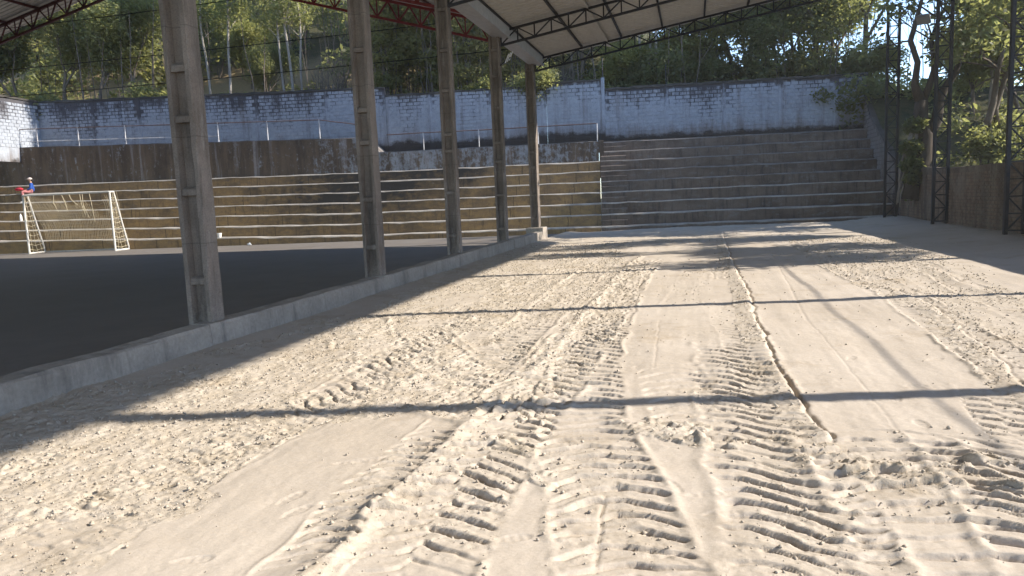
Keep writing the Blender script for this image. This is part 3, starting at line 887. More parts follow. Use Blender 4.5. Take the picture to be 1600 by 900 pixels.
def column_parts(root, H):
    W2, D2 = 0.15, 0.125
    sd_c = int(root.location.y * 10); PL = [(-W2, -D2), (-W2 + .052, -D2), (-W2 + .072, -.035), (-W2 + .072, .035), (-W2 + .052, D2), (-W2, D2), (-W2 - .012, D2 - .02), (-W2 - .012, -D2 + .02)]
    flange(PL, -0.35, H, sd_c).build('flange', M['column'], root)
    f2 = flange(PL, -0.35, H, sd_c + 1); f2.v = [(-x, y, z) for x, y, z in f2.v]; f2.f = [tuple(reversed(q)) for q in f2.f]; f2.build('flange', M['column'], root)
    MB().box(-W2 + .07, W2 - .07, -.03, .03, -0.35, H).build('web', M['column'], root)
    prev = None
    rib = None
    for i, z in enumerate((0.75, 1.75, 2.72, 3.25, 4.25, 5.15, 6.05)):
        if z > H - .1: continue
        if rib is None:
            rb = MB(); rb.prism([(-.112, -.05), (-.105, .02), (-.05, .05), (.05, .05), (.105, .02), (.112, -.05)], -W2 + .06, W2 - .06, axis=0)
            rib = rb.mesh('rib', M['column'])
        link('rib', rib, root, loc=(0, 0, z + ((sd_c * 7 + i * 13) % 11 - 5) * .016))


clab = ['nearest and thickest looking concrete column, left of the sand', 'second concrete column along the kerb, between the nearest and the middle one', 'middle concrete column of the row of five, third along the kerb',
        'fourth concrete column along the kerb, next to last before the terraces', 'farthest concrete column, on a pale block with its right edge in sun']
for i, (cx0, y) in enumerate(COLP):
    t = empty('concrete_column', (cx0, y, 0), [0.03, -0.02, 0.02, -.03, -0.13][i]); tag(t, clab[i], 'column', 'precast concrete columns along the kerb')
    column_parts(t, 6.5 if i < 4 else 6.42)
pl = MB(); pl.prism([(-.30, -.55), (.34, -.55), (.34, .30), (-.30, .30)], -.35, .47, axis=2)
pb = pl.build('concrete_block', M['curb']); pb.location = (-5.72, 27.05, 0); tag(pb, 'square pale concrete block at the foot of the farthest column', 'concrete block')
bv = pb.modifiers.new('bevel', 'BEVEL'); bv.width = .03; bv.segments = 2

# ------------------------------------------------------------------ terraces
D = 0.68


def zrow(i, u):
    zr = 0.21 + 0.494 * i
    zl = 0.55 + 0.462 * i
    t = min(max((-10.5 - u) / 16.5, 0), 1.3)
    return zr + (zl - zr) * t


def terrace_row(parent, i, u0, u1, base_prev, mats, seed, last_depth=None, step=0.6):
    """one step: riser with a worn, rounded edge, and its tread"""
    r = random.Random(seed); n = max(2, int((u1 - u0) / step))
    v0 = i * D; v1 = (i + 1) * D + .02 if last_depth is None else v0 + last_depth
    mb = MB(); mb.smooth = False
    for j in range(n + 1):
        u = u0 + (u1 - u0) * j / n
        zt = zrow(i, u) + r.uniform(-.014, .014); zb = (zrow(i - 1, u) if i else -0.35) - .05
        c = r.uniform(.035, .075); jv = r.uniform(-.01, .01)
        mb.v += [(u, v0 + jv, zb), (u, v0 + jv, zt - c), (u, v0 + jv + c * .45, zt - c * .25), (u, v0 + jv + c * 1.5, zt), (u, v1, zt + .004), (u, v1, zb)]
        if j:
            b = (j - 1) * 6
            for q, mi in ((0, 0), (1, 1), (2, 1), (3, 1), (4, 0), (5, 0)):
                q2 = (q + 1) % 6
                mb.f.append((b + q, b + 6 + q, b + 6 + q2, b + q2)); mb.m.append(mi)
    mb.f.append((0, 1, 2, 3, 4, 5)); mb.f.append(tuple(n * 6 + q for q in (5, 4, 3, 2, 1, 0))); mb.m += [0, 0]
    return mb.build('step', mats, parent)


tl = empty('terraces', (P0[0], P0[1], 0), TRZ); tag(tl, 'long ochre-stained concrete terraces behind the dark court', 'terraces')
for i in range(7): terrace_row(tl, i, -42, 1.10, 0, [M['ochre'], M['nosing']], 20 + i)
tr = empty('terraces', (P0[0], P0[1], 0), TRZ); tag(tr, 'dark grey concrete terraces at the end of the sand, right half', 'terraces')
for i in range(9): terrace_row(tr, i, 1.12, 13.15 + i * D * .1208 + .16, 0, [M['grey'], M['nosing_shade'] if i > 3 else M['nosing']], 40 + i, None if i < 8 else 1.4)  # lower rows get the sun-paled edge, upper rows the shade-darkened one
# three small half steps at the foot
st = empty('stair', (P0[0], P0[1], 0), TRZ); tag(st, 'stair of small half steps built on the terraces beside the ochre part', 'stair')
for i in range(0, 8):
    zb = zrow(i, 1.6); z1 = zb + .245
    mb = MB(); u1 = 2.24 + .02 * i
    mb.prism([((i + 1) * D - .34, zb - .01), ((i + 1) * D - .34, z1 - .03), ((i + 1) * D - .31, z1), ((i + 1) * D + .03, z1), ((i + 1) * D + .03, zb - .01)], 1.13, u1, axis=0)
    o = mb.build('half_step', [M['grey']], st)
    o.data.materials.append(M['nosing'])
    for p in o.data.polygons:
        if p.normal.z > .5: p.material_index = 1

# brown parapet above the ochre rows, walkway behind it
VP_ = 4.76


def par_top(u): return 4.17 if u > -10.0 else (4.17 + (-10.0 - u) * 0.95 if u > -10.82 else 4.95 + (-10.82 - u) * 0.024)


def strip_wall(u0, u1, v0, v1, zb, zt, mats, name, parent, seed, step=.5, rag=.015):
    r = random.Random(seed); n = max(2, int((u1 - u0) / step)); mb = MB()
    for j in range(n + 1):
        u = u0 + (u1 - u0) * j / n; a = (zt(u) if callable(zt) else zt) + r.uniform(-rag, rag); b = zb(u) if callable(zb) else zb
        mb.v += [(u, v0, b), (u, v0 + r.uniform(-.006, .006), a - .03), (u, v0 + .03, a), (u, v1, a), (u, v1, b)]
        if j:
            k = (j - 1) * 5
            for q in range(5): mb.f.append((k + q, k + 5 + q, k + 5 + (q + 1) % 5, k + (q + 1) % 5)); mb.m.append(1 if q in (1, 2) and len(mats) > 1 else 0)
    mb.f.append((0, 1, 2, 3, 4)); mb.f.append(tuple(n * 5 + q for q in (4, 3, 2, 1, 0))); mb.m += [0, 0]
    return mb.build(name, mats, parent)


pp = empty('parapet_wall', (P0[0], P0[1], 0), TRZ); tag(pp, 'dark brown stained parapet wall with peeling white paint above the ochre terraces', 'parapet wall')
strip_wall(-42, -10.0, VP_, VP_ + 1.62, lambda u: zrow(6, u) - .04, par_top, [M['parapet'], M['nosing_shade']], 'tall_section', pp, 5)
strip_wall(-9.99, 1.06, VP_ + .002, VP_ + 1.62, lambda u: zrow(6, u) - .04, par_top, [M['parapet'], M['nosing_shade']], 'low_section', pp, 6)
strip_wall(1.08, 1.30, VP_ - .02, VP_ + 1.62, 2.4, 4.20, [M['parapet']], 'end_pier', pp, 8)

# railing
rl = empty('railing', (P0[0], P0[1], 0), TRZ); tag(rl, 'thin pale railing along the brown parapet in front of the painted wall', 'railing')
pm = MB().tube([(0, 0, -.02), (0, 0, .98)], .026, 6).mesh('post', M['rail'])
pu = [-33.9, -31.4, -28.9, -26.5, -23.8, -21.2, -18.6, -15.9, -13.1, -10.4]
for u in pu: link('post', pm, rl, loc=(u, VP_ + .12, par_top(u)))
for u in (-7.7, -4.87, -1.9, 1.0): link('post', pm, rl, loc=(u, VP_ + .12, par_top(u)), scale=(1, 1, .88))
MB().tube([(u, VP_ + .12, par_top(u) + .95) for u in pu], .024, 6).build('rail', M['railtop'], rl)
MB().tube([(-42, VP_ + .12, par_top(-42) + .95), (pu[0], VP_ + .12, par_top(pu[0]) + .95)], .024, 6).build('rail', M['railtop'], rl)
MB().tube([(-9.6, VP_ + .12, 5.02), (-7.7, VP_ + .12, 5.03), (-4.87, VP_ + .12, 5.01), (-1.9, VP_ + .12, 5.02), (1.02, VP_ + .12, 5.03)], .024, 6).build('rail', M['railtop'], rl)
MB().tube([(u, VP_ + .12, par_top(u) + .30) for u in pu[:7]], .016, 6).build('lower_rail', M['rail'], rl)

# ------------------------------------------------------------------ painted block walls
BW, BH = 0.37, 0.185


def block_mesh(name, mat, bw, bh, seed, th=.05):
    r = random.Random(seed); a, b = bw / 2 - .014, bh / 2 - .012; mb = MB()
    j = lambda s: r.uniform(-s, s)
    c = .012
    mb.v = [(-a, 0, -b), (a, 0, -b), (a, 0, b), (-a, 0, b), (-a + c, -th + j(.004), -b + c), (a - c, -th + j(.004), -b + c), (a - c, -th + j(.004), b - c), (-a + c, -th + j(.004), b - c)]
    mb.f = [(4, 5, 6, 7), (0, 1, 5, 4), (1, 2, 6, 5), (2, 3, 7, 6), (3, 0, 4, 7)]; mb.m = [0] * 5
    return mb.mesh(name, mat)


def brick_face(parent, L, zb, zt, meshes, name, limit=300, seed=0, face_y=0.0, skip=None, bw=BW, bh=BH, lower_first=False):
    """courses of blocks laid proud of the core; the first `limit` as parts, the rest as one stuff part"""
    r = random.Random(seed); spots = []
    rows = int(12 / bh)
    for j in range(rows):
        z = zb(0) if False else None
        zc = min(zb(u) for u in (0, L)) + (j + .5) * bh
        k = 0; u = bw / 2 + (bw / 2 if j % 2 else 0) - .0
        while u < L - bw / 2:
            if zb(u) + bh * .5 < zc < zt(u) - bh * .6 and not (skip and skip(u, zc)):
                spots.append((u + r.uniform(-.006, .006), zc + r.uniform(-.004, .004), r.uniform(0, .012)))
            u += bw
    spots.sort(key=lambda s: -s[1] if not lower_first else s[1])
    first, rest = spots[:limit], spots[limit:]
    for s in first:
        link(name, meshes[r.randrange(len(meshes))], parent, loc=(s[0], face_y + s[2] + .028, s[1]))
    if rest:
        mb = MB()
        for s in rest:
            a, b = bw / 2 - .014, bh / 2 - .012; y = face_y + s[2] - .022; n = len(mb.v); c = .012; yb = face_y + .03
            mb.v += [(s[0] - a, yb, s[1] - b), (s[0] + a, yb, s[1] - b), (s[0] + a, yb, s[1] + b), (s[0] - a, yb, s[1] + b),
                     (s[0] - a + c, y, s[1] - b + c), (s[0] + a - c, y, s[1] - b + c), (s[0] + a - c, y, s[1] + b - c), (s[0] - a + c, y, s[1] + b - c)]
            mb.f += [tuple(n + q for q in f) for f in ((4, 5, 6, 7), (0, 1, 5, 4), (1, 2, 6, 5), (2, 3, 7, 6), (3, 0, 4, 7))]; mb.m += [0] * 5
        tag(mb.build('brickwork', meshes[0].materials[0], parent), kind='stuff')


bm_hi = [block_mesh('brick', M['block'], BW, BH, s) for s in range(3)]
bm_lo = [block_mesh('brick', M['block_r'], BW, BH, s) for s in range(3)]
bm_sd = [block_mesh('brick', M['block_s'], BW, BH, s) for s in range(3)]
bm_br = [block_mesh('brick', M['brick'], 0.30, 0.105, s) for s in range(3)]
VW = 6.40


def wall(u0, u1, zb, zt, label, core, bricks, pil, seed, thick=.22, cope=.07, pmat=None):
    root = empty('block_wall', tuple(uv(u0, VW)) + (0,), TRZ); tag(root, label, 'wall')
    L = u1 - u0; r = random.Random(seed); n = max(2, int(L / .4)); mb = MB()
    f0 = lambda u: zt(u0 + u); b0 = lambda u: zb(u0 + u)
    for j in range(n + 1):
        u = L * j / n
        mb.v += [(u, 0, b0(u) - .3), (u, 0, f0(u)), (u, thick, f0(u)), (u, thick, b0(u) - .3)]
        if j:
            k = (j - 1) * 4
            for q in range(4): mb.f.append((k + q, k + 4 + q, k + 4 + (q + 1) % 4, k + (q + 1) % 4)); mb.m.append(0)
    mb.f.append((0, 1, 2, 3)); mb.f.append(tuple(n * 4 + q for q in (3, 2, 1, 0))); mb.m += [0, 0]
    mb.build('core', core, root)
    sk = lambda u, z: any(abs(u - (p - u0)) < .13 for p in pil)
    brick_face(root, L, b0, f0, bricks, 'brick', 300, seed, 0.0, sk)
    for p in pil:
        pr = MB(); a = p - u0; pr.box(a - .10, a + .10, -.026, .05, b0(a), f0(a) - .02); pr.build('pilaster', pmat or core, root)
    cb = MB(); n = max(2, int(L / .3))
    for j in range(n + 1):
        u = L * j / n; z = f0(u) + r.uniform(-.01, .05)
        cb.v += [(u, -.06 + r.uniform(-.02, .02), f0(u) - cope + r.uniform(-.05, .02)), (u, -.05, z), (u, thick + .04, z), (u, thick + .04, f0(u) - cope)]
        if j:
            k = (j - 1) * 4
            for q in range(4): cb.f.append((k + q, k + 4 + q, k + 4 + (q + 1) % 4, k + (q + 1) % 4)); cb.m.append(0)
    cb.f.append((0, 1, 2, 3)); cb.f.append(tuple(n * 4 + q for q in (3, 2, 1, 0))); cb.m += [0, 0]
    cb.build('coping', M['cope'], root)
    return root


wall(-29.9, -10.0, lambda u: par_top(u) - .1, lambda u: 7.62 + (-10 - u) * .019, 'long tall bluish white block wall behind the left railing', M['mortar'], bm_hi, [-26.6, -23.9, -20.3, -17.1, -13.2], 1)
wall(-9.98, -1.55, lambda u: 4.0, lambda u: 7.20, 'lower dip of the bluish white block wall behind the middle columns', M['mortar'], bm_hi, [-7.6, -4.4], 2)
wall(-1.53, 1.25, lambda u: 4.0, lambda u: 7.34, 'short raised stretch of bluish white block wall just right of the farthest column', M['mortar'], bm_hi, [], 3)
wall(1.42, 14.08, lambda u: 4.1, lambda u: 6.88, 'bluish white block wall with rust runs above the grey terraces', M['mortar_r'], bm_lo, [4.5, 7.3, 10.0, 12.6], 4)
ep = MB().box(-.085, .085, -.06, .2, 3.9, 7.42).build('concrete_post', M['block']); ep.location = tuple(uv(1.335, VW)) + (0,); ep.rotation_euler.z = TRZ
tag(ep, 'narrow painted post closing the joint between raised and right wall stretches', 'wall post')

# return wall at the far left, sunlit
rw = empty('block_wall', tuple(uv(-29.9, VW)) + (0,), TRZ - math.pi / 2); tag(rw, 'sunlit white return wall at the far left edge, dappled by branches', 'wall')
MB().box(0, 24, -.22, -.001, 4.6, 7.95).build('core', M['mortar'], rw)
# faces +u: local -y is... turn the blocks to the court side
brr = empty('face', (0, 0, 0)); bpy.data.objects.remove(brr)
spots = [(j, k) for j in range(15) for k in range(20)]
for j, k in spots:
    u = .2 + k * BW + (BW / 2 if j % 2 else 0); z = 5.35 + j * BH + BH / 2
    if z < 7.8: link('brick', bm_hi[(j * 7 + k) % 3], rw, loc=(u, -.028, z), rot=(0, 0, math.pi))
MB().box(0, 24, -.28, .06, 7.952, 8.05).build('coping', M['cope'], rw)

# raking side wall right of the grey terraces
sw = empty('block_wall', (8.05, 33.0, 0), math.pi / 2); tag(sw, 'whitewashed block wall raking down beside the grey terraces to the right-hand wall', 'wall')


def rake(u):      # u runs along +Y from 33.0
    y = 33.0 + u
    return float(np.interp(y, [33.0, 33.6, 35.3, 38.4, 41.2], [2.05, 2.16, 3.1, 4.75, 6.85]))


L = 8.2
mb = MB(); n = 24
for j in range(n + 1):
    u = L * j / n
    mb.v += [(u, 0, -.3), (u, 0, rake(u)), (u, -.25, rake(u)), (u, -.25, -.3)]
    if j:
        k = (j - 1) * 4
        for q in range(4): mb.f.append((k + q, k + (q + 1) % 4, k + 4 + (q + 1) % 4, k + 4 + q)); mb.m.append(1 if q == 1 else 0)
mb.f.append((3, 2, 1, 0)); mb.f.append(tuple(n * 4 + q for q in (0, 1, 2, 3))); mb.m += [0, 0]
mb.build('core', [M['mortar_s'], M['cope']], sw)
r = random.Random(3); cnt = 0
for j in range(40):
    u = BW / 2 + (BW / 2 if j % 2 else 0)
    while u < L - .2:
        z = .15 + (j + .5) * BH
        if z < rake(u) - .12 and cnt < 300 and z > 0.49 * max(0, (u - .2) / .68) - .4:
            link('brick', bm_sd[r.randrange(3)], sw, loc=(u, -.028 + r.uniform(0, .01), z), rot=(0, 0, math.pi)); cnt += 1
        u += BW

# brown brick wall along the right of the sand
rb_ = empty('brick_wall', (8.05, -10, 0), math.pi / 2); tag(rb_, 'low brown brick wall along the right of the sand, stained and earth-backed', 'wall')
mb = MB(); n = 100; r = random.Random(8)
for j in range(n + 1):
    u = 43.0 * j / n; zt_ = 1.98 + .10 * (fbm(np.array([u * .4]), np.array([0.3]), 2, 5)[0] - .5) + max(0, u - 36) * .02
    mb.v += [(u, 0, -.3), (u, 0, zt_ - .02), (u, -.02, zt_), (u, -.25, zt_), (u, -.25, -.3)]
    if j:
        k = (j - 1) * 5
        for q in range(5): mb.f.append((k + q, k + (q + 1) % 5, k + 5 + (q + 1) % 5, k + 5 + q)); mb.m.append(0)
mb.f.append((4, 3, 2, 1, 0)); mb.f.append(tuple(n * 5 + q for q in (0, 1, 2, 3, 4))); mb.m += [0, 0]
mb.build('core', M['bmortar'], rb_)
r = random.Random(4); sp = []
for j in range(17):
    u = 29.2 + (.15 if j % 2 else 0)
    while u < 42.8:
        z = .12 + (j + .5) * .105
        if z < 1.84: sp.append((u, z))
        u += .30
sp.sort()
near, rest = sp[:300], sp[300:]
for u, z in near: link('brick', bm_br[r.randrange(3)], rb_, loc=(u, -.034 + r.uniform(0, .012), z), rot=(0, 0, math.pi))
mb = MB()
for u, z in rest:
    y = .016 + r.uniform(-.01, .004); mb.box(u - .138, u + .138, -.02, y, z - .042, z + .042)
tag(mb.build('brickwork', M['brick'], rb_), kind='stuff')

# ------------------------------------------------------------------ shed roof over the sand (black steel)
RS = 0.153


def zsheet(x): return 7.47 + RS * x


def truss_parts(root, x0, x1, zb, zt, n, mat, w=.055, wb=.038):
    MB().bar((x0, 0, zb(x0)), (x1, 0, zb(x1)), w, w * 1.2).build('bottom_chord', mat, root)
    MB().bar((x0, 0, zt(x0)), (x1, 0, zt(x1)), w, w * 1.2).build('top_chord', mat, root)
    for i in range(n + 1):
        x = x0 + .02 + (x1 - x0 - .04) * i / n
        MB().bar((x, 0, zb(x) + .03), (x, 0, zt(x) - .03), wb, upv=(0, 1, 0)).build('web_bar', mat, root)
        if i < n:
            xa = x + .02; xb = x0 + .02 + (x1 - x0 - .04) * (i + 1) / n - .02
            a, b = ((xa, 0, zb(xa) + .03), (xb, 0, zt(xb) - .03)) if i % 2 == 0 else ((xa, 0, zt(xa) - .03), (xb, 0, zb(xb) + .03))
            MB().bar(a, b, wb * .9, upv=(0, 1, 0)).build('web_bar', mat, root)


tn = ['black lattice roof truss at the open far end of the shed roof', 'black lattice roof truss one bay in from the far end', 'black lattice roof truss cut by the top edge above the middle column']
t0 = None
for i, y in enumerate((27.0, 22.05, 17.15)):
    if t0 is None:
        t0 = t = empty('roof_truss', (0, y, 0)); truss_parts(t, -5.55, 7.75, lambda x: 6.98 + .157 * x, lambda x: 7.36 + RS * x, 26, M['black'])
    else:
        t = copy_tree(t0); t.location = (0, y, 0)
    tag(t, tn[i], 'roof truss', 'black trusses under the shed roof')
rf = empty('shed_roof', (-5.5, 27, 0)); tag(rf, 'pale corrugated shed roof rising to the right over the sand', 'roof')


def corrugated(x0, x1, zf, wid, pitch, amp):
    """trapezoid-ribbed sheet, ribs running down the slope"""
    mb = MB(); nx = 3; prof = []
    for k in range(int(round(wid / pitch))):
        prof += [(k * pitch, 0), ((k + .58) * pitch, 0), ((k + .68) * pitch, -amp), ((k + .90) * pitch, -amp)]
    prof.append((wid, 0))
    for y, dz in prof:
        for q in range(nx):
            x = x0 + (x1 - x0) * q / (nx - 1); mb.v.append((x, y, zf(x) + dz))
    for j in range(len(prof) - 1):
        for q in range(nx - 1):
            a = j * nx + q; mb.f.append((a, a + 1, a + nx + 1, a + nx)); mb.m.append(0)
    return mb


sheet = corrugated(-5.45, 8.52, lambda x: zsheet(x) + .085, 1.04, .26, .045).mesh('roof_sheet', M['sheet'])
r = random.Random(12)
for k in range(39): link('roof_sheet', sheet, rf, loc=(5.5, -27 - 11 + k * 1.0 - .02, (k % 2) * .006 + r.uniform(-.002, .002)))
pmsh = MB().box(-.028, .028, -38, .3, -.04, .04).mesh('purlin', M['black'])
for k in range(10):
    x = -5.28 + k * 1.42; link('purlin', pmsh, rf, loc=(x + 5.5, 0, zsheet(x) - .015))
gp = MB(); gp.prism([(-.30, 6.62), (-.30, 6.37), (.24, 6.30), (.24, 6.60), (.225, 6.60), (.225, 6.32), (-.285, 6.385), (-.285, 6.62)], -38, .25, axis=1)
gp.build('gutter', M['gutter'], rf)

# lattice columns on the right
lc = [(32.3, 'far black lattice column where the brown wall meets the grey terraces'), (27.0, 'black lattice column in front of the twisted old tree'), (21.1, 'nearest visible black lattice column at the right picture edge'),
      (17.15, 'black lattice column out past the right edge, casting a thin shadow'), (12.2, 'black lattice column beside the sand, throwing the second long shadow'), (7.3, 'black lattice column close to the viewer, throwing the wide long shadow')]
lc0 = None
for y, lab in lc:
    if lc0 is None:
        lc0 = t = empty('lattice_column', (0, 0, 0))
        H = 8.30
        for s in (-1, 1):
            MB().box(s * .205 - .042, s * .205 + .042, -.06, .06, -.2, H).build('chord', M['black'], t)
        k = 0; z = .25
        while z < H - .3:
            MB().bar((-.17, 0, z), (.17, 0, z), .034, .05, upv=(0, 1, 0)).build('web_bar', M['black'], t)
            a, b = ((-.17, 0, z + .02), (.17, 0, z + .41)) if k % 2 == 0 else ((.17, 0, z + .02), (-.17, 0, z + .41))
            MB().bar(a, b, .032, .045, upv=(0, 1, 0)).build('web_bar', M['black'], t)
            z += .43; k += 1
        MB().box(-.27, .27, -.12, .12, H, H + .05).build('head_plate', M['black'], t)
    else: t = copy_tree(lc0)
    t.location = (7.80 if y < 30 else 7.55, y, 0); tag(t, lab, 'lattice column', 'black lattice columns along the brown wall')
cb = MB(); cb.tube([(7.66, -6, 4.02), (7.66, 0, 3.98), (7.66, 7.3, 4.02), (7.66, 12.2, 4.02), (7.66, 17.15, 4.02), (7.66, 21.1, 4.0)], .015, 6)
tag(cb.build('service_pipe', M['black']), 'thin dark pipe running along the lattice columns', 'pipe')

# ------------------------------------------------------------------ gabled roof over the court (red steel)
AX, AZ = -20.6, 11.2


def zg(x): return AZ - abs(x - AX) * (0.288 if x > AX else 0.232)


gl = ['red lattice gable truss at the far end of the court roof', 'red lattice gable truss one bay nearer over the court', 'red lattice gable truss nearest to the viewer over the court']
g0 = None
for i, y in enumerate((27.0, 22.05, 17.15)):
    if g0 is None:
        g0 = t = empty('gable_truss', (0, y, 0))
        for (xa, xb, nn) in ((-5.95, AX, 17), (-36.0, AX, 17)):
            m_ = M['red'] if xa > AX else M['red_shade']  # half away from the sunny gutter side takes the shade-darkened red
            MB().bar((xa, 0, zg(xa) - .02), (xb, 0, zg(xb) - .02), .09, .09).build('bottom_chord', m_, t)
            MB().bar((xa, 0, zg(xa) + .66), (xb, 0, zg(xb) + .66), .10, .10).build('top_chord', m_, t)
            for k in range(nn):
                x = xa + (xb - xa) * k / nn; x2 = xa + (xb - xa) * (k + 1) / nn; xm = (x + x2) / 2
                q = .02 if xb > xa else -.02
                MB().bar((x, 0, zg(x) + .62), (xm - q, 0, zg(xm) + .03), .05, upv=(0, 1, 0)).build('web_bar', m_, t)
                MB().bar((xm + q, 0, zg(xm) + .03), (x2 - q, 0, zg(x2) + .62), .05, upv=(0, 1, 0)).build('web_bar', m_, t)
                MB().bar((xm, 0, zg(xm) + .03), (xm, 0, zg(xm) + .61), .04, upv=(0, 1, 0)).build('web_bar', m_, t)
    else:
        t = copy_tree(g0); t.location = (0, y, 0)
    tag(t, gl[i], 'roof truss', 'red trusses under the court roof')
gr = empty('court_roof', (-20.6, 27, 0)); tag(gr, 'pale sheet gable roof with red purlins toned dark for shade over the dark court', 'roof')
zgs = lambda x: zg(x) + .84
shA = corrugated(AX, -2.9, zgs, 1.04, .26, .04).mesh('roof_sheet', M['sheet']); shB = corrugated(-37.2, AX, zgs, 1.04, .26, .04).mesh('roof_sheet', M['sheet'])
for k in range(39):
    for sh in (shA, shB): link('roof_sheet', sh, gr, loc=(20.6, -27 - 11 + k * 1.0 - .02, (k % 2) * .006))
pg = MB().box(-.04, .04, -38, .3, -.05, .05).mesh('purlin', M['red_shade'])
for k in range(18):
    x = -36.0 + k * 1.78
    if abs(x - AX) > .3: link('purlin', pg, gr, loc=(x + 20.6, 0, zg(x) + .765))

# net ropes at the far end of the court
for z, lab in ((7.0, 'lowest dark rope strung across the far end of the court'), (8.15, 'middle dark rope strung across the far end of the court'), (9.9, 'highest dark rope strung across the far end of the court')):
    xe = -5.9 if z < 8 else (-9.2 if z < 9 else -15.5)
    pts = [(-36 + (xe + 36) * q / 20, 27.12, z + .30 * ((q / 20 - .5) ** 2 * 4 - 1) * .35) for q in range(21)]
    tag(MB().tube(pts, .016, 5).build('net_rope', M['wire']), lab, 'rope', 'ropes across the far end of the court')

# ------------------------------------------------------------------ floodlights


def floodlight(loc, rz, label, mat, s=1.0, arm=True):
    t = empty('floodlight', loc, rz); t.scale = (s, s, s); tag(t, label, 'floodlight')
    hd = MB(); hd.prism([(-.20, -.05), (.20, -.05), (.20, .03), (.12, .09), (-.12, .09), (-.20, .03)], -.14, .14, axis=2)
    h = hd.build('housing', mat, t); h.rotation_euler = (math.radians(35), 0, 0)
    gl_ = MB().box(-.18, .18, -.06, -.045, -.12, .12).build('glass', M['glass'], h)
    for k in range(4): MB().box(-.15 + k * .1 - .01, -.15 + k * .1 + .01, .03, .12, -.1, .1).build('fin', mat, h)
    if arm: MB().tube([(0, .02, -.05), (.10, .05, -.35), (.12, .08, -.75), (.10, .12, -1.0)], .018, 6).build('arm', mat, t)
    return t


floodlight((7.15, 26.9, 6.68), -.5, 'small grey floodlight on a bent arm beside the lattice column', M['lampgrey'])
MB_ = MB().tube([(7.2, 26.98, 5.62), (7.4, 27, 5.66), (7.58, 27, 5.66)], .018, 6).build('bracket', M['lampgrey'])
MB_.parent = [o for o in COL.objects if o.name == 'floodlight'][0]; MB_.matrix_parent_inverse = Matrix.Translation((7.15, 26.9, 6.68)).inverted() if False else MB_.parent.matrix_basis.inverted()
t = empty('tube_lamp', (-5.43, 22.0, 5.72)); tag(t, 'pale twin tube lamp bracketed to the fourth concrete column', 'lamp')
for k in range(3): MB().bar((.02 + k * .06, -.05, -.14 + k * .03), (.16 + k * .06, -.12, .10 + k * .03), .022).build('tube', M['white'], t)
MB().bar((-.16, 0, -.2), (.2, -.08, .0), .03).build('bracket', M['black'], t)

# ------------------------------------------------------------------ goal
gx = empty('goal', tuple(uv(-23.05, -1.0)) + (-.05,), TRZ); tag(gx, 'white tubular football goal with torn net before the ochre terraces', 'goal')
HW, GH, GD = 2.15, 2.68, 1.0
for s in (-1, 1):
    MB().tube([(s * HW, 0, 0), (s * HW - .28, 0, GH)] if False else [(s * HW, 0, 0), (s * HW, 0, GH)], .044, 8).build('post', M['goalw'], gx)
    MB().tube([(s * HW, .28, GH), (s * HW, GD, .03)], .037, 8).build('back_stay', M['goalw'], gx)
    MB().tube([(s * HW, 0, GH), (s * HW, .30, GH)], .037, 8).build('top_bar', M['goalw'], gx)
    MB().tube([(s * HW, 0, .03), (s * HW, GD, .03), (s * HW, GD + .9, .03) if s > 0 else (s * HW, GD + .5, .03)], .037, 8).build('ground_bar', M['goalw'], gx)
MB().tube([(-HW, 0, GH), (HW, 0, GH)], .044, 8).build('crossbar', M['goalw'], gx)
MB().tube([(-HW, GD, .03), (HW, GD, .03)], .035, 8).build('back_bar', M['goalw'], gx)
net = MB(); r = random.Random(77)


def netpt(a, b):      # a across -1..1, b down 0..1
    y = .30 + (GD - .30) * b + .22 * math.sin(b * 3.1)
    z = GH * (1 - b) + .03
    return (a * HW + .12 * math.sin(b * 5 + a * 2), y, max(.05, z - .25 * (1 - a * a) * (1 - b) * 1.2))


for i in range(52):
    a = -1 + 2 * i / 51
    if 0.3 < a < 0.62: st_ = .35 if a > .45 else .22
    else: st_ = 0.0 if a < -.1 else .12 * r.random()
    net.tube([netpt(a + r.uniform(-.01, .01), st_ + (1 - st_) * k / 9) for k in range(10)], .0055, 4, cap=False)
for j in range(2, 15):
    b = j / 15
    net.tube([netpt(-1 + 2 * k / 16, b + r.uniform(-.02, .02)) for k in range(17)], .005, 4, cap=False)
for s in (-1, 1):
    for j in range(1, 12):
        b = j / 12; net.tube([(s * HW, .03, GH * (1 - b)), (s * HW, (.15 + .5 * GD * b * .6), GH * (1 - b) - .08), (s * HW, .30 + (GD - .3) * b, GH * (1 - b))], .009, 4, cap=False)
    for j in range(3):
        q = (j + 1) / 4; net.tube([(s * HW + r.uniform(-.04, .04), (.30 + (GD - .3) * k / 6) * q, GH * (1 - k / 6)) for k in range(7)], .009, 4, cap=False)
for a, b0, b1 in ((-.12, .0, .28), (.05, .0, .2), (.30, .02, .38), (.36, 0, .42), (.52, .0, .5), (-.3, .0, .3)):
    net.tube([(a * HW, .04, GH - .02), (a * HW + .15 * r.uniform(-1, 1), .12, GH * (1 - (b0 + b1) / 2)), (a * HW + .3 * r.uniform(-.2, 1), .2, GH * (1 - b1))], .014, 4)
net.build('net', M['net'], gx)

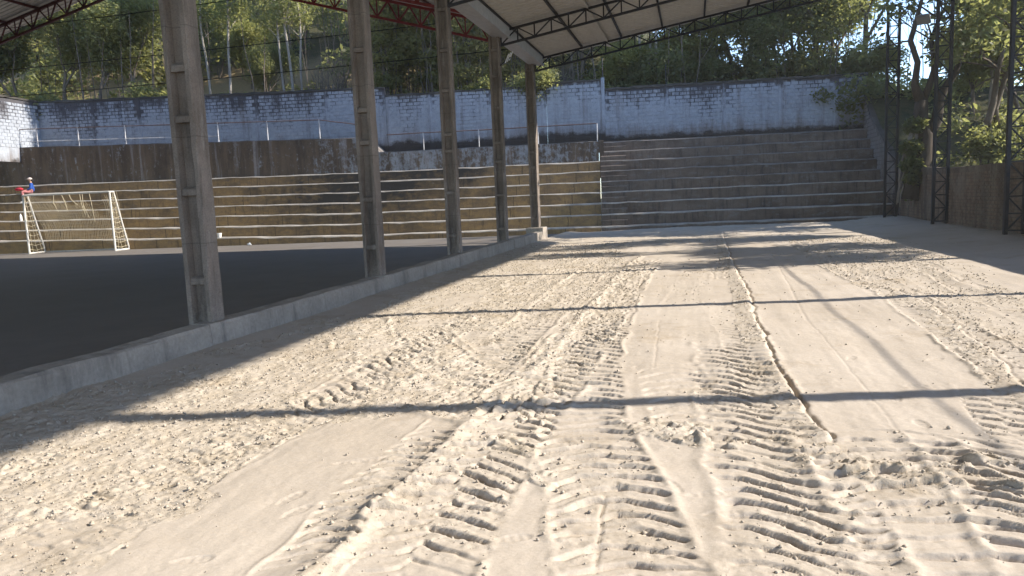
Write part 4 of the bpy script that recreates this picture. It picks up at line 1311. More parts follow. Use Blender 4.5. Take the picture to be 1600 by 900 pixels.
# ------------------------------------------------------------------ small things lying about
cu_ = MB(); cu_.tube([(0, 0, 0), (0, 0, .20), (0, 0, .215)], [.075, .10, .105], 12); cu_.tube([(0, 0, .205), (0, 0, .23)], [.108, .108], 12)
o = cu_.build('plastic_cup', M['plastic']); o.location = tuple(uv(-16.45, .14)) + (zrow(0, -16.45) - .02,); tag(o, 'white plastic cup on the lowest ochre step beside the nearest column', 'cup')
bt = MB(); bt.tube([(0, 0, 0), (0, 0, .2), (0, 0, .26), (0, 0, .30), (0, 0, .35)], [.06, .06, .05, .022, .024], 10)
o = bt.build('plastic_bottle', M['plastic']); o.location = tuple(uv(-27.6, 1.55)) + (zrow(2, -27.6),); tag(o, 'pale plastic bottle on a step left of the goal', 'bottle')
pc = MB(); r = random.Random(5)
pc.sphere((0, 0, .05), .115, (1.1, .7, .45), 7, 4); pc.v = [(x + r.uniform(-.03, .03), y + r.uniform(-.03, .03), max(0, z + r.uniform(-.03, .03))) for x, y, z in pc.v]
o = pc.build('crumpled_bag', M['plastic']); o.location = tuple(uv(-14.8, -.3)) + (-.05,); tag(o, 'crumpled white bag on the court below the ochre terraces', 'bag')

# ------------------------------------------------------------------ person sitting on the terraces


def skin(name, pts, edges, radii, mat, parent, sub=2, root=0):
    me = bpy.data.meshes.new(name); me.from_pydata(pts, edges, [])
    o = bpy.data.objects.new(name, me); COL.objects.link(o)
    mod = o.modifiers.new('skin', 'SKIN'); mod.use_smooth_shade = True
    for i, rr in enumerate(radii):
        sv = me.skin_vertices[0].data[i]; sv.radius = (rr, rr) if not hasattr(rr, '__len__') else rr; sv.use_root = (i == root)
    if sub:
        sb = o.modifiers.new('sub', 'SUBSURF'); sb.levels = sub; sb.render_levels = sub
    bpy.context.view_layer.update()
    ev = o.evaluated_get(bpy.context.evaluated_depsgraph_get())
    m2 = bpy.data.meshes.new_from_object(ev); m2.name = name
    bpy.data.objects.remove(o)
    m2.materials.clear(); m2.materials.append(mat)
    m2.polygons.foreach_set('use_smooth', [True] * len(m2.polygons))
    return link(name, m2, parent)


# local frame: faces -y, seat surface at z = 0, feet on the step below
pr = empty('person', tuple(uv(-28.55, 5 * D + .22)) + (zrow(5, -28.5),), TRZ - math.radians(50))
tag(pr, 'person in a blue jacket and pale cap sitting on the terraces above the goal', 'person')
pts = [(0, 0, .10), (0, .02, .30), (0, .02, .46), (0, .0, .555), (0, -.015, .62), (0, -.02, .70), (0, -.02, .785)]
ed = [(i, i + 1) for i in range(6)]; ra = [(.15, .11), (.135, .10), (.15, .095), (.055, .055), (.055, .06), (.078, .095), (.06, .075)]
for s in (-1, 1):
    b = len(pts)
    pts += [(s * .17, .01, .50), (s * .23, -.02, .27), (s * .14, -.22, .19), (s * .10, -.30, .18)]
    ed += [(2, b), (b, b + 1), (b + 1, b + 2), (b + 2, b + 3)]; ra += [.058, .045, .032, (.035, .018)]
    for k in range(4):
        n = len(pts); x = s * (.10 + (k - 1.5) * .018); ln = (.055, .065, .06, .045)[k]
        pts += [(x, -.30 - ln * .6, .175), (x, -.30 - ln, .155)]; ed += [(b + 3, n), (n, n + 1)]; ra += [.009, .007]
    n = len(pts); pts += [(s * .06, -.285, .185), (s * .045, -.32, .18)]; ed += [(b + 2, n), (n, n + 1)]; ra += [.011, .008]
    b = len(pts)
    pts += [(s * .10, -.06, .09), (s * .13, -.42, .10), (s * .12, -.40, -.28), (s * .12, -.40, -.42), (s * .13, -.54, -.445)]
    ed += [(0, b), (b, b + 1), (b + 1, b + 2), (b + 2, b + 3), (b + 3, b + 4)]; ra += [.085, .06, .045, .04, (.04, .025)]
skin('body', pts, ed, ra, M['skin'], pr, 2)
jp = [(0, .02, .06), (0, .02, .30), (0, .02, .49)]; je = [(0, 1), (1, 2)]; jr = [(.175, .135), (.165, .13), (.16, .115)]
for s in (-1, 1):
    b = len(jp); jp += [(s * .18, .01, .50), (s * .235, -.02, .27), (s * .15, -.20, .195)]; je += [(2, b), (b, b + 1), (b + 1, b + 2)]; jr += [.075, .062, .048]
skin('jacket', jp, je, jr, M['blue'], pr, 2)
tp = [(0, .0, .06)]; te = []; tr_ = [(.16, .12)]
for s in (-1, 1):
    b = len(tp); tp += [(s * .10, -.06, .09), (s * .13, -.43, .10), (s * .12, -.41, -.12)]; te += [(0, b), (b, b + 1), (b + 1, b + 2)]; tr_ += [.10, .078, .066]
skin('shorts', tp, te, tr_, M['pink'], pr, 2)
for s in (-1, 1):
    sh_ = MB(); sh_.smooth = True; sh_.sphere((s * .125, -.47, -.445), .1, (.5, 1.15, .42), 8, 5); sh_.build('shoe', M['shoe'], pr)
cp_ = MB(); cp_.smooth = True; cp_.sphere((0, -.02, .755), .105, (.88, 1.05, .75), 10, 6); cp_.prism([(-.07, -.08), (.07, -.08), (.055, -.21), (-.055, -.21)], .745, .757, axis=2); cp_.build('cap', M['cap'], pr)
hr = MB(); hr.smooth = True; hr.sphere((0, .02, .705), .088, (.93, .9, .9), 10, 6); hr.build('hair', M['hair'], pr)
fc = MB(); fc.smooth = True; fc.tube([(0, -.105, .695), (0, -.125, .68)], [.012, .016], 6)
fc.sphere((.082, -.01, .69), .022, (.4, .8, 1.2), 6, 4); fc.sphere((-.082, -.01, .69), .022, (.4, .8, 1.2), 6, 4); fc.build('nose_and_ears', M['skin'], pr)
ey = MB(); ey.sphere((.032, -.098, .705), .010, (1, .6, .7), 6, 4); ey.sphere((-.032, -.098, .705), .010, (1, .6, .7), 6, 4); ey.sphere((0, -.103, .655), .022, (1, .3, .2), 6, 4); ey.build('eyes_and_mouth', M['hair'], pr)
rbag = MB(); rbag.smooth = True; rbag.sphere((0, 0, .0), .2, (1.3, .62, .42), 10, 6); rbag.tube([(-.15, 0, .07), (0, 0, .14), (.15, 0, .07)], .014, 6)
o = rbag.build('red_bag', M['redc']); o.location = tuple(uv(-28.98, 5 * D - .12)) + (zrow(5, -28.5) + .23,); tag(o, 'red bag lying on the knees of the seated person', 'bag')

# ------------------------------------------------------------------ vegetation


def leaf_cloud(centers, radii, n, size, seed, flat=0.6, droop=0.3):
    """n leaf blades scattered through blobs; denser towards each blob's rim"""
    g_ = np.random.default_rng(seed); centers = np.asarray(centers, float); radii = np.asarray(radii, float)
    w_ = radii ** 2; k = g_.choice(len(centers), n, p=w_ / w_.sum())
    d = g_.normal(size=(n, 3)); d /= np.linalg.norm(d, axis=1)[:, None]
    rr = (0.35 + 0.75 * g_.random(n) ** 0.6) * radii[k]
    p = centers[k] + d * rr[:, None] * np.array([1, 1, 0.8])
    ax = g_.normal(size=(n, 3)); ax[:, 2] = ax[:, 2] * flat - droop; ax /= np.linalg.norm(ax, axis=1)[:, None]
    nn = g_.normal(size=(n, 3)) + np.array([0, 0, .6]); sd_ = np.cross(ax, nn); sd_ /= (np.linalg.norm(sd_, axis=1)[:, None] + 1e-9)
    s_ = size * (0.55 + 0.9 * g_.random(n))[:, None]
    a = p - ax * s_ * .5; b = p + ax * s_ * .5; m_ = p + np.cross(sd_, ax) * s_ * .10
    v = np.stack([a, m_ + sd_ * s_ * .24, b, m_ - sd_ * s_ * .24], 1).reshape(-1, 3)
    q = np.arange(n * 4).reshape(n, 4)
    return v, q


def grow(mb, p, d, length, rad, depth, rnd, tips, spread=.6, up=.25, nseg=4, wob=.18, kids=(2, 4)):
    pts = [p]; rs = [rad]; cur = p.copy(); dd = d.copy()
    for i in range(nseg):
        dd = (dd + Vector((rnd.uniform(-wob, wob), rnd.uniform(-wob, wob), rnd.uniform(-wob, wob) + up * .15))).normalized()
        cur = cur + dd * (length / nseg); pts.append(cur.copy()); rs.append(rad * (1 - .55 * (i + 1) / nseg))
    mb.tube(pts, rs, 6 if rad > .05 else 4, cap=False)
    if depth == 0:
        tips.append(cur.copy()); tips.append(pts[-2].copy()); return
    for k in range(rnd.randint(*kids)):
        i = rnd.randint(max(1, nseg - 2), nseg)
        a = rnd.uniform(0, 6.28)
        o = Vector((math.cos(a), math.sin(a), rnd.uniform(-.1, .5))) * spread
        grow(mb, pts[i], (dd + o).normalized(), length * rnd.uniform(.55, .8), rs[i] * .65, depth - 1, rnd, tips, spread, up, nseg, wob, kids)


def make_tree(kind, seed):
    rnd = random.Random(seed); mb = MB(); mb.smooth = True; tips = []
    if kind == 'leafy':
        H = 3.4; prm = dict(leaves=11000, lsz=.22, blob=(.7, 1.25), mat='leaf_a', bark='bark')
        grow(mb, Vector((0, 0, -.4)), Vector((rnd.uniform(-.15, .15), rnd.uniform(-.1, .1), 1)), H, .16, 3, rnd, tips, .75, .35, kids=(2, 4))
    elif kind == 'dark':
        prm = dict(leaves=13000, lsz=.24, blob=(.9, 1.6), mat='leaf_b', bark='bark')
        grow(mb, Vector((0, 0, -.4)), Vector((rnd.uniform(-.1, .1), 0, 1)), 4.4, .22, 3, rnd, tips, .8, .3, kids=(3, 4))
    elif kind == 'bright':
        prm = dict(leaves=8500, lsz=.20, blob=(.6, 1.0), mat='leaf_c', bark='bark')
        grow(mb, Vector((0, 0, -.3)), Vector((0, 0, 1)), 1.8, .11, 3, rnd, tips, .8, .4, kids=(2, 4))
    elif kind == 'slender':
        prm = dict(leaves=3000, lsz=.21, blob=(.4, .8), mat='leaf_a', bark='palebark')
        pts = []; x = y = 0.0
        for i in range(9): pts.append(Vector((x, y, -.4 + i * 1.25))); x += rnd.uniform(-.13, .13); y += rnd.uniform(-.1, .1)
        mb.tube(pts, [.085 - .006 * i for i in range(9)], 7)
        for k in range(12):
            i = rnd.randint(4, 8); a = rnd.uniform(0, 6.28)
            grow(mb, pts[i].copy(), Vector((math.cos(a), math.sin(a), .9)).normalized(), rnd.uniform(.9, 1.8), .025, 1, rnd, tips, .5, .3, 3)
    elif kind == 'cane':
        prm = dict(leaves=6500, lsz=.22, blob=(.45, .8), mat='leaf_d', bark='twig')
        for s in range(9):
            p = Vector((rnd.uniform(-.8, .8), rnd.uniform(-.6, .6), -.4)); pts = [p]; dx, dy = rnd.uniform(-.1, .1), rnd.uniform(-.1, .1)
            for i in range(7): pts.append(pts[-1] + Vector((dx + rnd.uniform(-.1, .1), dy + rnd.uniform(-.1, .1), 1.05)))
            mb.tube(pts, [.045 - .005 * i for i in range(8)], 5)
            for i in range(2, 8): tips += [pts[i] + Vector((rnd.uniform(-.4, .4), rnd.uniform(-.4, .4), rnd.uniform(-.3, .3)))]
    elif kind == 'bare':
        prm = dict(leaves=0, lsz=.2, blob=(.3, .5), mat='leaf_d', bark='twig')
        for s in range(16):
            a = rnd.uniform(0, 6.28); q = rnd.uniform(.1, .5)
            grow(mb, Vector((rnd.uniform(-.3, .3), rnd.uniform(-.3, .3), -.3)), Vector((math.cos(a) * q, math.sin(a) * q, 1)).normalized(), rnd.uniform(1.2, 2.0), .035, 3, rnd, tips, .42, .5, 3, .14, (2, 3))
    elif kind == 'bush':
        prm = dict(leaves=4200, lsz=.19, blob=(.45, .75), mat='leaf_a', bark='bark')
        for s in range(5):
            a = rnd.uniform(0, 6.28); grow(mb, Vector((0, 0, -.2)), Vector((math.cos(a) * .6, math.sin(a) * .6, 1)).normalized(), rnd.uniform(.6, 1.0), .04, 2, rnd, tips, .7, .2, 3)
    elif kind == 'hanging':
        prm = dict(leaves=4600, lsz=.20, blob=(.4, .7), mat='leaf_b', bark='bark')
        for s in range(9):
            a = rnd.uniform(0, 6.28)
            grow(mb, Vector((0, 0, -.1)), Vector((math.cos(a) * 1.0, math.sin(a) * 1.0, .35)).normalized(), rnd.uniform(.7, 1.2), .035, 2, rnd, tips, .7, -.9, 4, .25)
    trunk = mb.mesh('trunk', M[prm['bark']]); crown = None
    if prm['leaves']:
        rads = [rnd.uniform(*prm['blob']) for _ in tips]
        v, q = leaf_cloud([tuple(t) for t in tips], rads, prm['leaves'], prm['lsz'], seed)
        crown = np_mesh('crown', v, q, M[prm['mat']])
    return trunk, crown


kinds = {}
for kd, ns in (('leafy', 3), ('dark', 3), ('bright', 2), ('slender', 3), ('cane', 2), ('bare', 2), ('bush', 2), ('hanging', 2)):
    kinds[kd] = [make_tree(kd, 900 + 31 * i + len(kd)) for i in range(ns)]
NAMES = dict(leafy='leafy_tree', dark='dark_tree', bright='bright_tree', slender='slender_tree', cane='cane_clump', bare='bare_shrub', bush='bush', hanging='hanging_bush')
CATS = dict(leafy='tree', dark='tree', bright='tree', slender='tree', cane='cane clump', bare='shrub', bush='bush', hanging='bush')


def at_v(px, v):
    """point of the hillside behind the walls, v metres back from the terraces' foot, in the direction of photo column px"""
    r_ = ray(px, 150.0); t_ = (v + P0 @ VV) / (r_[:2] @ VV)
    return float(r_[0] * t_), float(r_[1] * t_)


TREES = [  # kind, photo column, distance back, scale, label, dz
    ('leafy', -60, 9, 1.0, 'leafy tree at the extreme left above the sunlit return wall', 0),
    ('leafy', 30, 8.6, .95, 'leafy tree overhanging the corner of the sunlit return wall', 0),
    ('leafy', 95, 9.2, 1.0, 'leafy tree right of the return wall corner, under the red truss', 0),
    ('dark', 60, 19, 1.1, 'dark tree farther up the slope at the far left', 0),
    ('leafy', 150, 8.4, .95, 'leafy tree above the tall wall, middle of the gap left of the nearest column', 0),
    ('leafy', 205, 9.6, 1.0, 'leafy tree just left of the nearest concrete column', 0),
    ('dark', 190, 21, 1.1, 'dark tree high behind the leafy ones left of the nearest column', 0),
    ('bush', 235, 8.2, 1.1, 'small bush on the dry grass touching the left side of the nearest column', 0),
    ('bush', 70, 7.6, 1.2, 'bush spilling over the wall top beside the return wall corner', -.1),
    ('slender', 330, 9.2, .95, 'slender grey tree first to the right of the nearest column', 0),
    ('slender', 362, 9.0, 1.05, 'slender grey tree second to the right of the nearest column', 0),
    ('bright', 345, 17, 1.2, 'yellowish green tree on the slope right of the nearest column', 0),
    ('bright', 395, 15, 1.0, 'yellowish green tree behind the dry grass patch', 0),
    ('dark', 415, 12.5, .45, 'low dark rounded tree in the middle of the dry grass', -.6),
    ('leafy', 300, 22, 1.2, 'tall leafy tree high on the slope behind the nearest column', 0),
    ('dark', 420, 27, 1.3, 'tall dark tree high on the slope over the dry grass', 0),
    ('slender', 446, 8.3, .9, 'left one of three white stemmed trees at the edge of the dry grass', 0),
    ('slender', 460, 8.0, 1.05, 'middle one of three white stemmed trees at the edge of the dry grass', 0),
    ('slender', 472, 8.6, .9, 'right one of three white stemmed trees at the edge of the dry grass', 0),
    ('bare', 512, 8.0, 1.15, 'big leafless grey shrub just left of the second column', 0),
    ('bare', 535, 9.5, 1.2, 'leafless grey shrub half behind the second column', 0),
    ('bright', 480, 20, 1.3, 'yellowish green tree behind the three white stemmed trees', 0),
    ('cane', 605, 8.2, .95, 'clump of thin canes just right of the second column', 0),
    ('cane', 640, 9.4, 1.0, 'clump of thin canes midway between second and middle columns', 0),
    ('cane', 676, 8.4, .95, 'clump of thin canes just left of the middle column', 0),
    ('leafy', 620, 15, 1.1, 'leafy tree behind the canes right of the second column', 0),
    ('bright', 665, 13, 1.1, 'yellowish green tree behind the canes left of the middle column', 0),
    ('dark', 580, 24, 1.2, 'dark tree high up between the second and middle columns', 0),
    ('cane', 737, 8.2, 1.0, 'clump of thin canes between the middle and fourth columns', 0),
    ('cane', 800, 9.0, .95, 'clump of thin canes between the fourth and farthest columns', 0),
    ('dark', 740, 19, 1.2, 'dark tree behind the canes between the middle and fourth columns', 0),
    ('bush', 760, 7.4, .8, 'bush on the lower wall between middle and fourth columns', 0),
    ('bush', 845, 6.9, .95, 'green bush hanging over the wall just right of the farthest column', .1),
    ('bare', 880, 8.8, .8, 'thin leafless shrub above the raised wall stretch', 0),
    ('leafy', 905, 12, 1.0, 'leafy tree above the raised wall stretch', 0),
    ('dark', 850, 24, 1.3, 'dark tree far behind the farthest column', 0),
    ('bright', 972, 8.6, .78, 'bright sunlit green tree just right of the thin wall post', 0),
    ('slender', 1003, 8.8, 1.05, 'left one of three grey trunks close together above the grey terraces', 0),
    ('slender', 1015, 9.4, 1.1, 'middle one of three grey trunks close together above the grey terraces', 0),
    ('slender', 1030, 8.6, 1.05, 'right one of three grey trunks close together above the grey terraces', 0),
    ('bright', 1062, 9.6, .95, 'bright sunlit green tree right of the three grey trunks', 0),
    ('leafy', 985, 18, 1.2, 'leafy tree farther back behind the three grey trunks', 0),
    ('cane', 1105, 9.0, 1.05, 'tall cane clump above the middle of the grey terraces', 0),
    ('leafy', 1165, 12.0, 1.15, 'leafy tree with sky showing through its crown above the grey terraces', 0),
    ('leafy', 1255, 12.5, 1.2, 'tall leafy tree closing the sky gap from the right', 0),
    ('leafy', 1205, 16.0, 1.35, 'leafy tree behind the sky gap with thin lower branches', 0),
    ('leafy', 1300, 15.0, 1.3, 'tall leafy tree behind the pale leafless shrub near the wall corner', 0),
    ('dark', 1150, 10.0, .85, 'dark tree under the sky gap above the grey terraces', 0),
    ('dark', 1215, 8.6, .72, 'dark low tree left of the wall corner above the grey terraces', -.4),
    ('slender', 1085, 11, 1.2, 'slender grey tree beside the tall cane clump', 0),
    ('dark', 1290, 8.8, .85, 'dark tree near the wall corner above the grey terraces', 0),
    ('slender', 1180, 14, 1.3, 'slender tree standing in the blue sky gap', 0),
    ('slender', 1240, 15, 1.35, 'slender tree closing the right of the blue sky gap', 0),
    ('dark', 1340, 13, 1.15, 'tall dark tree behind the wall corner', 0),
    ('hanging', 1345, 7.1, 1.25, 'green creeper hanging over the wall corner at the right', .3),
    ('hanging', 1300, 7.0, .8, 'dark creeper on the wall top left of the corner', .1),
    ('bare', 1325, 9.0, .85, 'pale leafless shrub against the dark trees left of the far lattice column', 0),
    ('bare', 1205, 9.0, .7, 'pale leafless shrub above the grey terraces left of the wall corner', -.2),
    ('bright', 1372, 8.5, .7, 'light green tree right of the wall corner, left of the far lattice column', -.6),
]


def plant(kd, x, y, s, lab, dz=0.0, rz=None, var=None):
    ms = kinds[kd]; tk, cr_ = ms[var if var is not None else random.randrange(len(ms))]
    t_ = empty(NAMES[kd], (x, y, float(hill_z(x, y)) + dz), random.uniform(0, 6.28) if rz is None else rz); t_.scale = (s, s, s)
    tag(t_, lab, CATS[kd], 'trees and shrubs of the wooded hillside')
    link('trunk', tk, t_)
    if cr_ is not None: link('crown', cr_, t_)
    return t_


for kd, px, v, s, lab, dz in TREES:
    x, y = at_v(px, v); plant(kd, x, y, s, lab, dz)

# trees on the bank right of the sand
for kd, x, y, s, lab, dz in [
    ('leafy', 12.6, 33.5, 1.0, 'leafy tree behind the middle lattice column, seen through its bars', 0),
    ('dark', 15.5, 40.0, 1.1, 'dark tree farther back between the two left lattice columns', 0),
    ('leafy', 14.6, 35.2, 1.0, 'leafy tree between the middle and nearest lattice columns, upper right', 0),
    ('bright', 12.2, 38.0, .95, 'light green tree behind the twisted old tree', 0),
    ('leafy', 17.5, 41, 1.15, 'leafy tree far back at the right picture edge', 0),
    ('dark', 20, 46, 1.3, 'dark tree far behind the right lattice columns', 0),
    ('slender', 11.3, 33.0, .9, 'slender tree behind the brown wall right of the twisted old tree', 0),
    ('slender', 13.2, 34.6, 1.0, 'slender tree behind the brown wall near the right picture edge', 0),
    ('bush', 10.6, 30.2, .9, 'scrubby bush behind the brown wall between two lattice columns', 0),
    ('bush', 11.4, 31.6, 1.0, 'scrubby bush behind the brown wall near the nearest lattice column', 0),
    ('bare', 10.9, 30.6, .55, 'leafless reddish shrub on the bank behind the brown wall', 0),
]:
    plant(kd, x, y, s, lab, dz)

for kd, x, y, s, lab, dz in [
    ('leafy', 12.6, 20.6, .88, 'tall leafy tree past the right edge, nearest of those shading the sand', 0),
    ('leafy', 11.6, 25.3, .78, 'leafy tree past the right picture edge whose shadow falls on the far sand', 0),
    ('slender', 10.4, 22.6, .75, 'slender tree past the right edge with a feathery shadow on the sand', 0),
    ('slender', 11.0, 25.6, .8, 'slender tree past the right edge beside the leafy one', 0),
]:
    plant(kd, x, y, s, lab, dz)
sp_ = MB(); rs_ = random.Random(44)
for k in range(260):
    u = rs_.uniform(-34, 22); v = 7.4 + 15 * rs_.random() ** 1.4
    if -24 < u < -12.5 and v < 11 and rs_.random() < .75: continue
    x, y = uv(u, v); z = float(hill_z(x, y)); h = rs_.uniform(2.5, 7.5); a, b = rs_.uniform(-.13, .13), rs_.uniform(-.1, .1)
    q = [(x, y, z - .2)] + [(x + a * h * t + rs_.uniform(-.08, .08), y + b * h * t, z + h * t) for t in (.25, .5, .75, 1)]
    rr_ = rs_.uniform(.018, .045); sp_.tube(q, [rr_ * (1 - .17 * i) for i in range(5)], 4, cap=False)
    for w_ in range(3):
        i = rs_.randint(2, 4); sp_.tube([q[i], (q[i][0] + rs_.uniform(-.8, .8), q[i][1] + rs_.uniform(-.5, .5), q[i][2] + rs_.uniform(.1, 1.0))], [rr_ * .4, rr_ * .2], 3, cap=False)
tag(sp_.build('sapling_stems', M['twig']), 'thin bare stems standing all through the hillside wood', 'saplings', kind='stuff')

# the twisted old tree hugging the right-hand wall, roots over the brickwork
ot = empty('old_tree', (8.42, 30.6, 1.9)); tag(ot, 'old twisted tree with aerial roots growing over the brown wall', 'tree')
mb = MB(); mb.smooth = True; rnd = random.Random(15); tips = []
mb.tube([(-.6, -.1, -1.0), (-.5, -.1, -.3), (-.2, 0, .5), (-.12, .0, 1.3), (-.3, .05, 2.0), (-.25, .1, 2.6)], [.34, .40, .36, .30, .27, .22], 9)
mb.tube([(-.15, .0, 1.2), (.25, .0, 1.9), (.35, .1, 2.7), (.9, .3, 3.6), (1.3, .4, 4.6)], [.24, .2, .16, .12, .07], 8)
mb.tube([(-.25, .1, 2.5), (-.5, .1, 3.2), (-.42, .1, 4.0), (-.65, .2, 4.8), (-.45, .2, 5.6), (-.2, .3, 6.6)], [.22, .13, .11, .10, .08, .05], 8)
mb.tube([(-.3, .1, 2.4), (.0, .2, 3.1), (.2, .3, 3.8), (.1, .4, 4.8), (.35, .5, 5.6)], [.16, .12, .10, .08, .05], 7)
for k in range(16):
    p = Vector(rnd.choice([(1.3, .4, 4.6), (-.2, .3, 6.6), (.35, .5, 5.6), (-.65, .2, 4.8), (.9, .3, 3.6), (.1, .4, 4.8)])); a = rnd.uniform(0, 6.28)
    grow(mb, p, Vector((math.cos(a), math.sin(a) * .8, rnd.uniform(0, .9))).normalized(), rnd.uniform(.8, 1.6), .045, 2, rnd, tips, .7, .2, 4, .25, (2, 3))
mb.build('trunk', M['oldbark'], ot)
ro = MB(); ro.smooth = True
for k in range(12):
    x0 = -.75 + k * .11; pts = [Vector((x0 * .5 - .22, -.1, 1.6 - .05 * k))]
    for i in range(6): pts.append(pts[-1] + Vector((rnd.uniform(-.12, .10) + (x0) * .10, rnd.uniform(-.08, .04), -.45)))
    ro.tube(pts, [.05, .045, .04, .035, .03, .025, .02], 5)
ro.build('aerial_roots', M['palebark'], ot)
v_, q_ = leaf_cloud([tuple(t) for t in tips], [rnd.uniform(.35, .65) for _ in tips], 2200, .24, 515)
link('crown', np_mesh('crown', v_, q_, M['leaf_a']), ot)
v_, q_ = leaf_cloud([(-.62, -.2, .3), (-.55, -.35, -.2), (-.6, -.1, .9), (-.6, .0, -.75), (-.45, .0, 1.7)], [.4, .35, .4, .3, .4], 2600, .2, 516)
link('ivy', np_mesh('ivy', v_, q_, M['leaf_b']), ot)

# twin trunk tree on the bank
tw = empty('twin_trunk_tree', (10.35, 30.4, float(hill_z(10.35, 30.4)))); tag(tw, 'tree with two pale bent trunks behind the brown wall at the right', 'tree')
mb = MB(); mb.smooth = True; tips = []
mb.tube([(-.1, 0, -.3), (-.22, 0, .5), (-.15, 0, 1.3), (.1, .1, 2.2), (.2, .1, 3.4), (.6, .2, 4.8)], [.16, .15, .13, .11, .09, .06], 8)
mb.tube([(.25, .1, -.3), (.38, .1, .4), (.30, .1, 1.2), (.2, .2, 2.0), (.55, .3, 3.2), (1.2, .4, 4.6)], [.13, .12, .11, .10, .08, .05], 8)
mb.tube([(.0, .0, -.1), (.3, -.1, .25), (.7, -.1, .35), (1.1, 0, .6)], [.07, .06, .05, .03], 6)
for k in range(14):
    p = Vector(rnd.choice([(.6, .2, 4.8), (1.2, .4, 4.6), (.2, .1, 3.4), (.55, .3, 3.2)])); a = rnd.uniform(0, 6.28)
    grow(mb, p, Vector((math.cos(a), math.sin(a), rnd.uniform(.1, 1.0))).normalized(), rnd.uniform(.9, 1.7), .045, 2, rnd, tips, .7, .2, 4, .22, (2, 3))
mb.build('trunk', M['bark'], tw)
v_, q_ = leaf_cloud([tuple(t) for t in tips], [rnd.uniform(.4, .75) for _ in tips], 2600, .26, 517)
link('crown', np_mesh('crown', v_, q_, M['leaf_a']), tw)

# thicket of the far slope, read as one mass
g2 = np.random.default_rng(99)
nb = 900; bu = g2.uniform(-70, 60, nb); bvv = 11.5 + 62 * g2.random(nb) ** 1.15
bx = P0[0] + bu * UU[0] + bvv * VV[0]; by = P0[1] + bu * UU[1] + bvv * VV[1]
bz = hill_z(bx, by); ok_ = ~((bu > 3) & (bvv > 15)) & ~((bu > -26) & (bu < -11) & (bvv < 19) & (g2.random(nb) < .75)); bu, bvv = bu[ok_], bvv[ok_]; nb = len(bu); bx, by = bx[ok_], by[ok_]; bz = bz[ok_]; rad = g2.uniform(0.9, 2.4, nb) * np.where(bvv < 16, .6, 1.0) * np.where(bu > 8, .8, 1.0); bzz = bz + rad * g2.uniform(.2, 1.6, nb)
kk = g2.random(nb)
for nm, lo, hi, mt in (('thicket', 0, .4, 'leaf_b'), ('thicket', .4, .75, 'leaf_a'), ('thicket', .75, 1.0, 'leaf_d')):
    s_ = (kk >= lo) & (kk < hi)
    v_, q_ = leaf_cloud(np.stack([bx[s_], by[s_], bzz[s_]], -1), rad[s_], int(150000 * (hi - lo)), .36, int(600 + lo * 100))
    tag(link(nm, np_mesh(nm, v_, q_, M[mt])), {0: 'dark green thicket covering the far hillside', .4: 'mid green thicket covering the far hillside', .75: 'olive thicket scattered over the far hillside'}[lo], 'thicket', kind='stuff')
nb = 90; bu = g2.uniform(2.5, 16, nb); bvv = 7.6 + 7 * g2.random(nb)
bx = P0[0] + bu * UU[0] + bvv * VV[0]; by = P0[1] + bu * UU[1] + bvv * VV[1]; rad = g2.uniform(.7, 1.35, nb)
v_, q_ = leaf_cloud(np.stack([bx, by, hill_z(bx, by) + rad * g2.uniform(.4, 1.7, nb)], -1), rad, 34000, .24, 733)
tag(link('thicket', np_mesh('thicket', v_, q_, M['leaf_b'])), 'dark tangled thicket along the wall top under the sky gap', 'thicket', kind='stuff')
# undergrowth just behind the walls and on the bank
nb = 560; bu = np.concatenate([g2.uniform(-34, 14, 300), g2.uniform(2, 34, 140), g2.uniform(13.6, 34, 120)]); bvv = np.concatenate([7.2 + 6 * g2.random(300) ** 1.5, 8 + 12 * g2.random(140), g2.uniform(-5, 12, 120)])
bx = P0[0] + bu * UU[0] + bvv * VV[0]; by = P0[1] + bu * UU[1] + bvv * VV[1]
keep = ~((bu > -24.5) & (bu < -11) & (bvv < 12.5)) & ((bu < 13.6) | (bx > 9.2)); keep &= ~((bx > 8) & (by < 29))
bx, by = bx[keep], by[keep]; rad = g2.uniform(.3, .8, len(bx))
v_, q_ = leaf_cloud(np.stack([bx, by, hill_z(bx, by) + rad * .5], -1), rad, 46000, .22, 701)
tag(link('undergrowth', np_mesh('undergrowth', v_, q_, M['leaf_a'])), 'low green undergrowth along the top of the walls', 'undergrowth', kind='stuff')
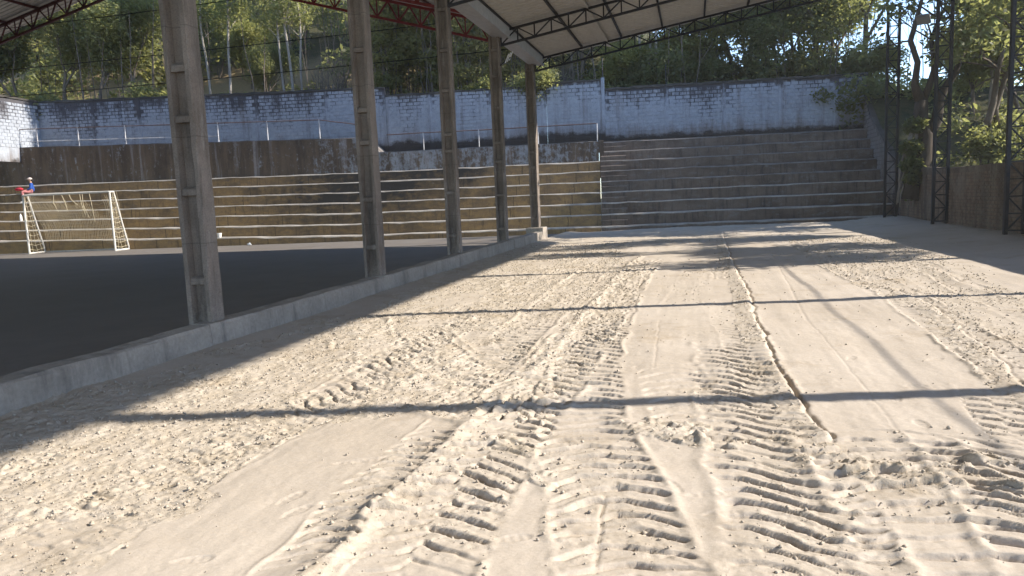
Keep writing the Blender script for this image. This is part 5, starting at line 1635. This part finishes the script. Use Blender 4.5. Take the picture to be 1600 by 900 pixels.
# dry grass
ng = 16000; gu = g2.uniform(-31, -9.5, ng); gv = 6.75 + 6 * g2.random(ng) ** 1.4
gx_ = P0[0] + gu * UU[0] + gv * VV[0]; gy_ = P0[1] + gu * UU[1] + gv * VV[1]; gz_ = hill_z(gx_, gy_)
hh = g2.uniform(.15, .5, ng); a_ = g2.uniform(0, 6.28, ng); wd = .02 + .02 * g2.random(ng); lx, ly = g2.normal(0, .14, ng), g2.normal(0, .14, ng)
v_ = np.stack([np.stack([gx_ - np.cos(a_) * wd, gy_ - np.sin(a_) * wd, gz_ - .05], -1), np.stack([gx_ + np.cos(a_) * wd, gy_ + np.sin(a_) * wd, gz_ - .05], -1), np.stack([gx_ + lx, gy_ + ly, gz_ + hh], -1)], 1).reshape(-1, 3)
tag(link('dry_grass', np_mesh('dry_grass', v_, np.arange(ng * 3).reshape(ng, 3), M['dry'])), 'dry straw coloured grass on the slope above the tall wall', 'dry grass', kind='stuff')

# wire fence on the tall wall
wf = empty('wire_fence', (P0[0], P0[1], 0), TRZ); tag(wf, 'sagging wire fence on short weathered posts above the tall wall', 'fence')
pm = MB().tube([(0, 0, -.4), (.02, 0, .4), (0, 0, .92)], [.06, .055, .05], 6).mesh('post', M['post'])
fu = [-29.5, -25.6, -22.6, -17.4, -13.0]
for u in fu:
    x, y = uv(u, 7.0); link('post', pm, wf, loc=(u, 7.0, float(hill_z(x, y)) + .65))
for q in (.3, .6, .85):
    MB().tube([(u, 6.95, float(hill_z(*uv(u, 7.0))) + .65 + q) for u in fu], .008, 4).build('wire', M['wire'], wf)
pt = MB().tube([(0, 0, -.3), (0, 0, .95)], .035, 6).build('steel_post', M['black']); pt.location = tuple(uv(1.34, VW - .02)) + (7.40,); pt.scale = (1, 1, 1)
tag(pt, 'thin dark post standing on the wall joint against bright leaves', 'post')
pt = MB().tube([(0, 0, -.3), (0, 0, 1.1)], .03, 6).build('steel_post', M['black']); pt.location = tuple(uv(4.5, VW + .26)) + (6.8,)
tag(pt, 'thin dark post behind the wall left of the cane clump', 'post')
